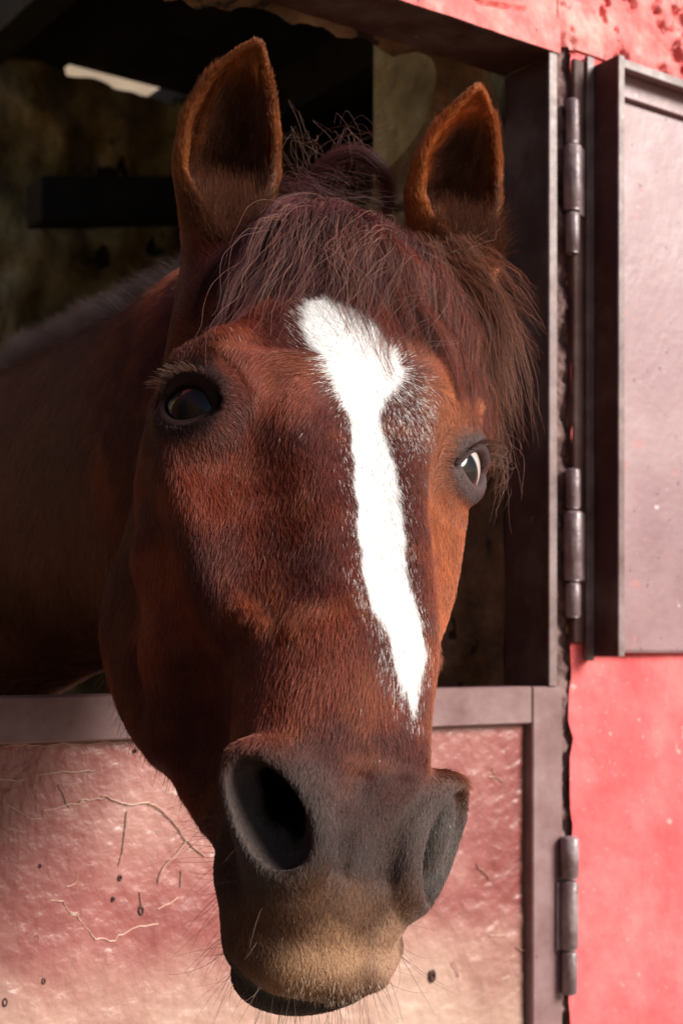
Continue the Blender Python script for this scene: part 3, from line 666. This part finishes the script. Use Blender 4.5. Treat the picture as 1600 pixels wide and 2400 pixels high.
def colour(P, N, hair):
    n = len(P); x, y, z = P.T
    c = np.empty((n, 3)); f1 = fbm(P, 14, 4)[:, None]; f2 = fbm(P + 5, 45, 3)[:, None]
    base = np.array((.240, .048, .025)); dark = np.array((.110, .024, .019)); warm = np.array((.44, .125, .036))
    k = sstep(.38, .62, f1); c = dark * (1 - k) + base * k
    k = sstep(.50, .72, f2) * .22; c = c * (1 - k) + warm * k
    k = (sstep(.015, .10, x + .02 * (f1[:, 0] - .5)) * .62)[:, None]; c = c * (1 - k) + np.array((.50, .145, .042)) * (.7 + .6 * f2) * k                 # side light painted in: the horse's left cheek tinted brighter orange
    k = sstep(.30, .40, y + .0 * z)[:, None]; c = c * (1 - k) + np.array((.17, .068, .050)) * (.6 + .8 * f1) * k   # neck
    # dark skin of the muzzle
    k = (sstep(-.275, -.365, z + .05 * (fbm(P + 2, 30, 3) - .5) - .25 * np.maximum(np.abs(x) - .03, 0)) * .93)[:, None]; grey = np.array((.052, .034, .032)) * (.7 + .7 * f2); c = c * (1 - k) + grey * k
    br = np.array((.15, .070, .038)); k = (sstep(-.375, -.400, z) * sstep(.16, .10, y) * .8)[:, None]; c = c * (1 - k) + br * (.7 + .6 * f2) * k
    d = np.hypot((x + .014) / .040, (z + .436) / .025); k = (sstep(1.15, .30, d + .7 * (f2[:, 0] - .5)) * .92 * (y < .10))[:, None]; c = c * (1 - k) + np.array((.50, .29, .17)) * k
    d = np.hypot((x - .040) / .030, (z + .425) / .030); k = (sstep(1.1, .4, d) * .8 * (y < .115))[:, None]; c = c * (1 - k) + np.array((.50, .30, .20)) * k
    k = (sstep(.099, .103, y) * sstep(-.40, -.415, z) + sstep(.118, .124, y) * sstep(-.33, -.345, z)).clip(0, 1)[:, None]; c = c * (1 - k) + np.array((.020, .014, .013)) * k     # lower lip
    # nostrils
    for s_ in (-1, 1):
        d = np.linalg.norm((P - np.array((s_ * .060, .050, -.343))) / np.array((1, 1, 1.35)), axis=1)
        k = sstep(.052, .026, d)[:, None]; c = c * (1 - k) + np.array((.100, .076, .070)) * (.75 + .5 * f2) * k
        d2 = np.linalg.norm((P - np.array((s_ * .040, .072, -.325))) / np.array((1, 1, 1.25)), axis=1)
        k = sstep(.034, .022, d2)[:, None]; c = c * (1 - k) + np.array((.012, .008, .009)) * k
    # eyes
    for s_ in (-1, 1):
        e = EYE_C[s_] + EYE_N[s_] * .030; v = P - e; d = np.linalg.norm(v, axis=1)
        k = sstep(.040, .029, d + .008 * (f2[:, 0] - .5))[:, None]; sk = np.array((.006, .005, .006)) if s_ < 0 else np.array((.10, .075, .08)); c = c * (1 - k) + sk * k
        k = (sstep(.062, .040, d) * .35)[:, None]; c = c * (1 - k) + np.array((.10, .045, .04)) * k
    # ears
    e, t, sx = ear_coord(P)
    rim = np.array((.36, .105, .028)) * (.7 + .6 * f2); inner = np.array((.25, .105, .065)) * (.15 + 1.3 * f2) * (.35 + .65 * sstep(.15, .75, np.abs(sx - .2)))[:, None]
    mid_ = np.array((.30, .095, .030)) * (.7 + .6 * f2)
    isl = (e == 0)[:, None]; rim = np.where(isl, rim * .70, rim * 1.25)  # side light painted in: one ear's rim darker, the other brighter
    o = np.array([q[3] for q in EARS] + [(0, 0, 1)])[e]; facing = (N * o).sum(1) > .05
    ce = rim * np.ones((n, 1)) * (.42 + .58 * np.maximum(sstep(.16, .36, t), ~facing))[:, None]; kk = (sstep(.88, .52, np.abs(sx - .22) + .35 * (f2[:, 0] - .5)) * sstep(.88, .66, t) * sstep(.05, .26, t) * facing)[:, None]  # ear floor's colour darkened to offset the sun on it
    ce = ce * (1 - kk) + inner * kk; ce = np.where((~facing)[:, None], mid_, ce)
    k = ((e >= 0) * sstep(.02, .16, t))[:, None]; c = c * (1 - k) + ce * k
    # white
    b = blaze_in(P) + (fbm(P + 11, 90, 2) - .5) * .005; w = sstep(-.003, .003, b)
    if hair:
        r = rng.random(n)
        p = np.where(b > -.0005, 1, np.exp(b / .0028) * .65)
        p = np.maximum(p, .42 * sstep(.030, .012, np.hypot((x - .032) / 1.0, (z + .002) / 1.8)) * (y < .09))
        p = np.maximum(p, .38 * sstep(-.018, -.003, b) * sstep(-.12, -.19, z) * (x < .006) * (y < .07))
        p = np.maximum(p, .20 * sstep(-.014, -.002, b) * (y < .08))
        p = np.maximum(p, .0012 * ((y < .07) & (z < .07) & (z > -.34)))
        w = (r < p).astype(float)
    w = w[:, None]; c = c * (1 - w) + np.array((.86, .84, .84)) * w
    return c, w[:, 0], e, t, facing

horse = tag(empty('horse', (float(HW[:, 0].mean()) - .25, 2.1, 0)), 'chestnut horse with a white blaze leaning its head out over the stable door', 'horse')
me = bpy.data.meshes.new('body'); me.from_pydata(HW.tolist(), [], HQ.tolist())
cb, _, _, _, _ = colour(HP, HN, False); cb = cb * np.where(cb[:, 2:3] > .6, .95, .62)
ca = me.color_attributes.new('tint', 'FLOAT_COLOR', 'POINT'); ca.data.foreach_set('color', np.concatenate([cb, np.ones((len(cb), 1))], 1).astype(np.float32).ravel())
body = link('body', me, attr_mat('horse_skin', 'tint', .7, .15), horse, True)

# ------------------------------------------------------------------ eyes
def eyeball(side):
    c, r = EYES[0 if side < 0 else 1]; r = r * 1.0
    gaze = norm(np.array([(-.62, -.78, .02)]))[0] if side < 0 else norm(np.array([(.06, -.86, -.46)]))[0]
    A = Vector(gaze).to_track_quat('Z', 'Y').to_matrix(); V = []; F = []; Cc = []; n1, n2 = 72, 48
    for i in range(n2 + 1):
        th = math.pi * i / n2
        for j in range(n1):
            ph = 2 * math.pi * j / n1; d = Vector((math.sin(th) * math.cos(ph), math.sin(th) * math.sin(ph), math.cos(th)))
            bul = 1 + .06 * math.exp(-(th / .62) ** 4)
            V.append(tuple(Vector((c[0], c[1], c[2] + EYE_H)) + A @ d * (r * bul)))
            a = math.degrees(th); up = math.sin(ph)
            iris = (.012, .006, .004) if a < 48 else (.006, .004, .004)
            if a < 22 and abs(d.y) < .22: iris = (.004, .004, .006)
            if a > 60 and side > 0: iris = (.42, .37, .34)
            Cc.append((*iris, 1))
    for i in range(n2):
        for j in range(n1): F.append((i * n1 + j, (i + 1) * n1 + j, (i + 1) * n1 + (j + 1) % n1, i * n1 + (j + 1) % n1))
    m_ = bpy.data.meshes.new('eye'); m_.from_pydata(V, [], F); a_ = m_.color_attributes.new('tint', 'FLOAT_COLOR', 'POINT'); a_.data.foreach_set('color', np.array(Cc, np.float32).ravel())
    return link('eye', m_, EM, horse, True)
EM = attr_mat('wet_eye', 'tint', .12, .22); EM.node_tree.nodes['Principled BSDF'].inputs['Coat Weight'].default_value = .35; EM.node_tree.nodes['Principled BSDF'].inputs['Coat Roughness'].default_value = .02
for s_ in (-1, 1): eyeball(s_)

# ------------------------------------------------------------------ coat: short hairs rooted all over the skin
fa = .5 * np.linalg.norm(np.cross(HW[HQ[:, 2]] - HW[HQ[:, 0]], HW[HQ[:, 3]] - HW[HQ[:, 1]]), axis=1)
fc = HW[HQ].mean(1); fnn = WNR[HQ].mean(1); hc = HP[HQ].mean(1)
face_cam = -((fc - (0, 0, EYE_H)) * fnn).sum(1) / np.linalg.norm(fc - (0, 0, EYE_H), axis=1)
wgt = fa * np.where(face_cam > -.25, 1, .12); wgt *= np.where(hc[:, 1] > .34, .45, 1) * np.where(hc[:, 1] > .62, .3, 1)
nose_in = np.minimum(np.linalg.norm(hc - (-.045, .072, -.320), axis=1), np.linalg.norm(hc - (.045, .072, -.320), axis=1)) < .026
wgt = wgt * ~nose_in
for s_ in (-1, 1): wgt = wgt * (np.linalg.norm(hc - (EYE_C[s_] + EYE_N[s_] * .024), axis=1) > .0235)
ec, et, esx = ear_coord(hc); ino = np.array([q_[3] for q_ in EARS] + [(0, 0, 1)])[ec]; wgt = wgt * np.where(ec >= 0, 1.5, 1) * np.where((ec >= 0) & (et < .36) & ((HN[HQ].mean(1) * ino).sum(1) > .05), .12, 1)
NH = 430000
pick = rng.choice(len(HQ), NH, p=wgt / wgt.sum()); uu, vv = rng.random((2, NH, 1))
q = HQ[pick]; R = (HP[q[:, 0]] * (1 - uu) + HP[q[:, 1]] * uu) * (1 - vv) + (HP[q[:, 3]] * (1 - uu) + HP[q[:, 2]] * uu) * vv
RN = norm(HN[q].mean(1))
def flow(P):
    x, y, z = P.T
    d = np.stack([0 * x, .12 + 0 * x, -1 + 0 * x], 1)
    rad = np.stack([x * 1.0, 0 * x, z - .035], 1); rl = np.linalg.norm(rad, axis=1)[:, None]; k = sstep(.11, .015, rl); rad = rad / (rl + 1e-5)
    up = (z > .035)[:, None]; d = np.where(up, np.stack([x * 5, .2 + 0 * x, .8 + 0 * x], 1), d)
    d = norm(d); d = norm(d * (1 - k) + rad * k * 1.3)
    c = sstep(.10, .17, y)[:, None]; d = norm(d * (1 - c) + np.array((0, .55, -.85)) * c)
    nk = sstep(.28, .38, y)[:, None]; d = norm(d * (1 - nk) + np.array((-.15, .55, -.80)) * nk)
    for s2 in (-1, 1):      # hairs part around the eyes
        v = P - (EYE_C[s2] + EYE_N[s2] * .03); dd = np.linalg.norm(v, axis=1)[:, None]; k2 = sstep(.06, .03, dd); d = norm(d * (1 - k2) + v / dd * k2)
    return d
ct, wh, er, ett, efac = colour(R, RN, True)
D0 = flow(R)
earax = np.array([nrm(q_[2] - q_[0]) for q_ in EARS] + [(0, 0, 1)])[er]; D0 = np.where((er >= 0)[:, None] & (ett > .05)[:, None], earax, D0)
jit = np.stack([fbm(R + 3 * k, 60, 2) - .5 for k in range(3)], 1) * .9 + (rng.random((NH, 3)) - .5) * .38
D0 = D0 + jit; D0 = norm(D0 - RN * (D0 * RN).sum(1)[:, None])
ln = np.full(NH, .0078); ln *= np.where(R[:, 2] < -.30, .50, 1); ln *= np.where((R[:, 1] > .15) & (R[:, 1] < .35), 1.25, 1); ln = np.where(R[:, 1] > .34, .014, ln)
rimh = np.abs(ear_coord(R)[2]) > .72; ln = np.where((er >= 0) & ~efac, .0045, ln); ln = np.where((er >= 0) & efac, np.where(rimh, .0065, .015), ln); ln = np.where(wh > .5, ln * .9, ln)
for s_ in (-1, 1): ln *= 1 - .6 * sstep(.05, .03, np.linalg.norm(R - (EYE_C[s_] + EYE_N[s_] * .03), axis=1))
ln = np.where((er >= 0) & (ett > .86), .003, ln); ln *= rng.uniform(.6, 1.35, NH)
lift = rng.uniform(.05, .22, NH); lift = np.where((er >= 0) & efac, rng.uniform(.3, .8, NH), lift)
K = 4; pts = np.empty((NH, K, 3)); pts[:, 0] = R - RN * .0006; lift = np.where(wh > .5, lift * .5, lift); p_ = R.copy(); cur = (rng.random((NH, 3)) - .5) * .35
for k in range(1, K):
    a = lift * (1 - .35 * (k - 1)); v = norm(D0 + RN * a[:, None] + cur * (k / K)); p_ = p_ + v * (ln / (K - 1))[:, None]; pts[:, k] = p_
coatP = place(pts.reshape(-1, 3)).reshape(NH, K, 3)
rad = np.array([.00014, .00013, .00009, .00003])[None] * rng.uniform(.8, 1.25, NH)[:, None]
ct = ct * rng.uniform(.65, 1.4, (NH, 1)); ct = np.where(wh[:, None] > .5, np.clip(ct, .76, .84), ct)
HM = hair_mat('coat_hair', .45, .30, .08)
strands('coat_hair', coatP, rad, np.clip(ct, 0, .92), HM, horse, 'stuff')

# ------------------------------------------------------------------ forelock
def comb(n, k, root, aim, length, hgt, wav, freq=26, seed=0, key=None):
    """strands that start at root points and run over the head towards their aims; hgt: height kept above the skin"""
    p = root.copy(); out = np.empty((n, k, 3)); out[:, 0] = p; d = None
    for i in range(1, k):
        t = i / (k - 1); to = norm(aim - root)
        w = np.stack([fbm((root if key is None else key * .3 + root * .15) + seed + 13 * a + t * .12, freq, 3) - .5 for a in range(3)], 1) * wav
        g = grad(p); v = norm(to + w * (1 + t)); v = norm(v - g * (v * g).sum(1)[:, None])
        st = (length / (k - 1))[:, None]; q_ = p + v * st; dd = dist(q_); h = hgt * (np.sin(math.pi * min(1, t * 1.1)) * .8 + .25) + .020 * math.sin(math.pi * min(1, t * 2.6)) * (hgt < .02)
        q_ = q_ + grad(q_) * np.clip(h - dd, -.6 * st[:, 0], .02)[:, None]; out[:, i] = q_; p = q_
    return out
def on_skin(P, it=6):
    for _ in range(it): P = P - grad(P) * dist(P)[:, None]
    return P
FR = []; FT = []
def group(n, xr, zr, aim, spread, lr, hr, wav, tint, tv, seed, cl=60):
    c = rng.integers(0, cl, n); cr = rng.random((cl, 2)); ca_ = rng.normal(0, 1, (cl, 3)); cL = rng.uniform(lr[0], lr[1], cl); ch = rng.uniform(hr[0], hr[1], cl)
    x = xr[0] + (xr[1] - xr[0]) * cr[c, 0] + rng.normal(0, .005, n); z = zr[0] + (zr[1] - zr[0]) * cr[c, 1] + rng.normal(0, .004, n)
    root = on_skin(np.stack([x, .06 + 0 * x, z], 1)); a = np.array(aim) + ca_[c] * spread + rng.normal(0, .006, (n, 3)) + np.stack([(x - (xr[0] + xr[1]) / 2) * .8, 0 * x, 0 * x], 1)
    L = cL[c] * rng.uniform(.6, 1.1, n); h = ch[c] + rng.uniform(-.002, .003, n)
    P = comb(n, 13, root, a, L, np.maximum(h, .0015), wav, 30, seed, key=np.stack([cr[c, 0], cr[c, 1], cL[c]], 1))
    mean = np.zeros((cl, 13, 3)); cnt = np.bincount(c, minlength=cl)[:, None, None] + 1e-9; np.add.at(mean, c, P); mean = mean / cnt
    k = (np.linspace(0, 1, 13) ** 1.3 * rng.uniform(.45, .85, (cl, 1)))[c][..., None]; P = P * (1 - k) + mean[c] * k
    P += np.cumsum(rng.normal(0, .00035, P.shape) * (1 + 2.5 * (rng.random((n, 1, 1)) < .12)), 1)
    t_ = np.array(tint) * rng.uniform(.55, 1.6, (n, 1)) * (.35 + 1.3 * rng.random((cl, 1))[c]); k = (rng.random(n) < tv)[:, None]; t_ = np.where(k, np.array((.16, .08, .07)), t_)
    e_, tt_, _ = ear_coord(root); ok_ = ~((e_ >= 0) & (tt_ > .02)); P = P[ok_]; FR.append(place(P.reshape(-1, 3)).reshape(P.shape)); FT.append(t_[ok_])
PUR = (.060, .012, .014)
group(4200, (-.060, .045), (.175, .215), (-.095, .09, .085), .018, (.10, .17), (.002, .012), .55, PUR, .05, 1)
group(3400, (-.060, .050), (.165, .215), (-.045, .05, .085), .016, (.08, .14), (.002, .016), .60, PUR, .05, 2)
group(3600, (-.045, .060), (.160, .215), (.020, .03, .085), .018, (.08, .145), (.003, .016), .60, (.060, .014, .014), .03, 3)
group(5200, (-.030, .075), (.150, .215), (.085, .05, .03), .020, (.12, .205), (.002, .014), .50, (.135, .028, .017), .02, 4, 80)
group(600, (.040, .080), (.120, .200), (.110, .09, .0), .016, (.10, .18), (.003, .016), .50, (.175, .038, .020), .02, 5)
group(420, (-.060, .060), (.150, .215), (.000, .03, .05), .060, (.10, .20), (.015, .035), 1.3, (.16, .07, .055), .2, 6, 200)
# loose strands blown past the far side of the face, and the loop standing up between the ears
def free(n, pts_px, jit_px, tint, taper=1, nk=14, crl=.002):
    a = np.array([px(*p) for p in pts_px]); t = np.linspace(0, len(a) - 1, nk); base = np.stack([np.interp(t, range(len(a)), a[:, k]) for k in range(3)], 1)
    for _ in range(2): base[1:-1] = (base[:-2] + base[1:-1] * 2 + base[2:]) / 4
    off = rng.normal(0, 1, (n, 1, 3)) * jit_px; grow = np.linspace(.6, 1.5, nk)[None, :, None] if taper else 1
    w = np.cumsum(rng.normal(0, crl * .4, (n, nk, 3)), 1); ph = rng.random((n, 1, 1)) * 6.28; f = rng.uniform(3, 7, (n, 1, 1))
    w = w + np.sin(np.linspace(0, 1, nk)[None, :, None] * f + ph) * crl * rng.normal(0, 1, (n, 1, 3))
    FR.append(base[None] + off * grow + w + np.array((0, 0, EYE_H))); FT.append(np.array(tint) * rng.uniform(.6, 1.6, (n, 1)))
    # strands end at different lengths
    for i in range(0):
        pass
def cut(i, lo=.45):
    P = FR[i]; n, k = P.shape[:2]; fr_ = rng.uniform(lo, 1, n); t = np.linspace(0, 1, k)[None] * fr_[:, None] * (k - 1); j = np.clip(t.astype(int), 0, k - 2); w = (t - j)[..., None]; idx = np.arange(n)[:, None]
    FR[i] = P[idx, j] * (1 - w) + P[idx, j + 1] * w
LOOP = [(690, 450, 1.42), (718, 398, 1.41), (765, 360, 1.40), (815, 346, 1.40), (860, 368, 1.40), (886, 410, 1.41), (893, 450, 1.42), (885, 490, 1.43)]
free(430, LOOP, .0030, (.085, .032, .032), 0, 16, .0016)
free(8, [(715, 460, 1.42), (750, 408, 1.41), (800, 385, 1.40), (850, 400, 1.40), (872, 440, 1.41), (870, 480, 1.42)], .007, (.09, .04, .04), 0, 16, .004)
free(120, [(650, 440, 1.40), (690, 432, 1.385), (730, 452, 1.375), (790, 470, 1.37)], .007, (.12, .06, .065), 0, 12, .004)
free(26, [(640, 400, 1.40), (690, 425, 1.38), (760, 450, 1.37), (840, 462, 1.38), (900, 470, 1.40)], .008, (.07, .032, .034), 0, 12, .005)
for k in range(26):
    x0 = rng.uniform(655, 860); x1 = x0 + rng.normal(20, 70); free(1 + k % 2, [(x0, 440, 1.42), ((x0 + x1) / 2 + rng.normal(0, 25), rng.uniform(300, 370), 1.41), (x1 + rng.normal(0, 30), rng.uniform(235, 340), 1.40), (x1 + rng.normal(20, 40), rng.uniform(270, 400), 1.40)], .002, (.11, .05, .04), 1, 12, .003)
R_END = [(1150, 900), (1180, 870), (1210, 800), (1235, 770), (1170, 960), (1190, 1000), (1145, 1010), (1130, 960), (1180, 1050), (1210, 960)]
for k in range(60):
    e = R_END[k % len(R_END)]; s0 = (rng.uniform(960, 1075), rng.uniform(540, 640)); e = (e[0] + rng.normal(0, 22), e[1] + rng.normal(0, 40))
    m1 = (s0[0] * .62 + e[0] * .38 + rng.uniform(5, 45), s0[1] * .62 + e[1] * .38 - rng.uniform(0, 40)); m2 = (s0[0] * .25 + e[0] * .75 + rng.uniform(-5, 25), s0[1] * .25 + e[1] * .75 - 10)
    free(int(rng.integers(3, 34)), [(s0[0], s0[1], 1.36), (m1[0], m1[1], 1.35), (m2[0], m2[1], 1.34), (e[0], e[1], 1.33)], .0030, (.20, .075, .045), 1, 13, .0030); cut(-1)
for k in range(26):
    s0 = (rng.uniform(1120, 1150), rng.uniform(960, 1060)); e = (s0[0] + rng.uniform(-40, 50), s0[1] + rng.uniform(60, 190))
    free(1, [(s0[0], s0[1], 1.33), (s0[0] + rng.uniform(5, 50), s0[1] + 50, 1.32), (e[0], e[1], 1.31)], .001, (.22, .10, .07), 1, 12, .003)
k_ = 13
def resample(P, k):
    n, m_ = P.shape[:2]; t = np.linspace(0, m_ - 1, k); j = np.clip(t.astype(int), 0, m_ - 2); w = (t - j)[None, :, None]; return P[:, j] * (1 - w) + P[:, j + 1] * w
FP = np.concatenate([resample(P, k_) for P in FR]); FTT = np.concatenate(FT)
rad = np.interp(np.linspace(0, 1, k_), [0, .6, 1], [.00013, .00012, .00005])[None] * rng.uniform(.8, 1.2, len(FP))[:, None]
strands('forelock', FP, rad, np.clip(FTT, 0, .9), hair_mat('mane_hair', .5, .22, .05), horse)

# ------------------------------------------------------------------ mane along the crest of the neck
ok = (hc[:, 1] > .29) & (fnn[:, 2] > .62) & (ec < 0); idx = np.flatnonzero(ok); NM = 9000
pk = rng.choice(idx, NM, p=fa[idx] / fa[idx].sum()); root = fc[pk] + rng.normal(0, .001, (NM, 3)); L = rng.uniform(.012, .034, NM); cl = np.stack([fbm(fc[pk] + 2 * a, 38, 2) - .5 for a in range(3)], 1)
v0 = norm(fnn[pk] * .8 + np.array((-.45, .35, .1)) + cl * 1.6 + rng.normal(0, .10, (NM, 3))); P = np.empty((NM, 6, 3)); P[:, 0] = root
for k in range(1, 6): P[:, k] = P[:, k - 1] + norm(v0 + np.array((-.2, .0, -.35)) * (k / 5)) * (L / 5)[:, None]
strands('mane', P, np.array([.00014, .00014, .00013, .00011, .00008, .00004])[None] * np.ones((NM, 1)), np.clip(np.array((.05, .03, .032)) * rng.uniform(.5, 1.6, (NM, 1)), 0, .9), HM, horse)

# ------------------------------------------------------------------ whiskers, lashes, pale bristles of the lip
def tufts(name, idx, n, lr, rad0, tint, dirf, curl, k=8):
    pk = rng.choice(idx, n, p=fa[idx] / fa[idx].sum()); P = np.empty((n, k, 3)); P[:, 0] = fc[pk]; L = rng.uniform(*lr, n); v = norm(dirf(fc[pk], fnn[pk]) + rng.normal(0, .16, (n, 3))); c = rng.normal(0, curl, (n, 3)) + np.array((0, 0, -curl * .6))
    for i in range(1, k): P[:, i] = P[:, i - 1] + norm(v + c * (i / k)) * (L / (k - 1))[:, None]
    return P, np.linspace(1, .3, k)[None] * rad0 * rng.uniform(.7, 1.2, n)[:, None], np.array(tint) * rng.uniform(.5, 1.6, (n, 1))
mz = np.flatnonzero((hc[:, 2] < -.375) & (hc[:, 1] > .085) & (hc[:, 1] < .19)); up_ = np.flatnonzero((hc[:, 2] < -.36) & (hc[:, 1] < .10)); ch_ = np.flatnonzero((hc[:, 2] < -.30) & (hc[:, 2] > -.40) & (hc[:, 1] > .07) & (np.abs(hc[:, 0]) > .05))
W1 = [tufts('w', mz, 120, (.025, .060), .00017, (.035, .02, .018), lambda c, n: n * .7 + np.array((0, -.15, -.55)), .5), tufts('w', ch_, 75, (.02, .058), .00017, (.045, .025, .022), lambda c, n: n + np.array((0, -.1, -.15)), .5), tufts('w', up_, 26, (.012, .035), .00010, (.22, .15, .12), lambda c, n: n + np.array((0, 0, -.5)), .4)]
jw = np.flatnonzero((hc[:, 1] > .20) & (hc[:, 2] < -.12) & (hc[:, 1] < .34)); W1.append(tufts('w', jw, 900, (.008, .022), .00013, (.10, .035, .02), lambda c, n: n * .5 + np.array((0, -.1, -.8)), .3))
lb = np.flatnonzero((hc[:, 2] < -.432) & (hc[:, 1] > .066) & (hc[:, 1] < .096) & (np.abs(hc[:, 0]) < .036)); W1.append(tufts('w', lb, 300, (.002, .006), .00015, (.42, .30, .22), lambda c, n: n * .5 + np.array((0, -.1, -1)), .2))
ein = np.flatnonzero((ec >= 0) & ((HN[HQ].mean(1) * ino).sum(1) > .05) & (et > .06) & (et < .62) & (np.abs(esx) < .85)); elo = np.flatnonzero((ec >= 0) & ((HN[HQ].mean(1) * ino).sum(1) > .05) & (et > .04) & (et < .30) & (np.abs(esx) < .80) & (face_cam > .1))
EA = [tufts('w', ein, 5200, (.010, .024), .00012, (.085, .034, .022), lambda c, n: n * .75 + np.array((.05, -.12, .75)), .35), tufts('w', elo, 4200, (.016, .034), .00013, (.105, .036, .020), lambda c, n: n * .55 + np.array((.10, -.25, .95)), .35)]
strands('ear_fluff', np.concatenate([w[0] for w in EA]), np.concatenate([w[1] for w in EA]), np.clip(np.concatenate([w[2] for w in EA]), 0, .9), hair_mat('ear_hair', .7, .08, .02), horse, 'stuff')
strands('whiskers', np.concatenate([w[0] for w in W1]), np.concatenate([w[1] for w in W1]), np.clip(np.concatenate([w[2] for w in W1]), 0, .9), HM, horse)
LP = []; LT = []
for s_ in (-1, 1):
    n_ = EYE_N[s_]; E = EYE_C[s_]; yb = nrm(np.cross((0, 0, 1), n_)); zz = np.cross(n_, yb); yb = yb if yb[1] > 0 else -yb; ti = math.radians(20); ya = yb * math.cos(ti) + zz * math.sin(ti); za = -yb * math.sin(ti) + zz * math.cos(ti)
    for i in range(170):
        q_ = rng.uniform(-.75, 1.05); hg = .0195 * (1 - .72 * min(q_ * q_, 1.2)); d = nrm(n_ * .029 + ya * q_ * .0275 + za * (hg + .002)); b0 = E + d * (EYE_R + .006); dr = nrm(d * 1.0 + za * .05 + ya * .25 * q_ + rng.normal(0, .12, 3)); L_ = rng.uniform(.010, .021)
        LP.append([b0 + dr * L_ * t + (-za) * L_ * .45 * t * t for t in np.linspace(0, 1, 6)]); LT.append(np.array((.20, .085, .05) if rng.random() < .5 else (.06, .03, .025)))
LPa = np.array(LP); strands('eyelashes', place(LPa.reshape(-1, 3)).reshape(LPa.shape), np.linspace(1, .35, 6)[None] * .00017 * np.ones((len(LPa), 1)), np.array(LT), HM, horse)
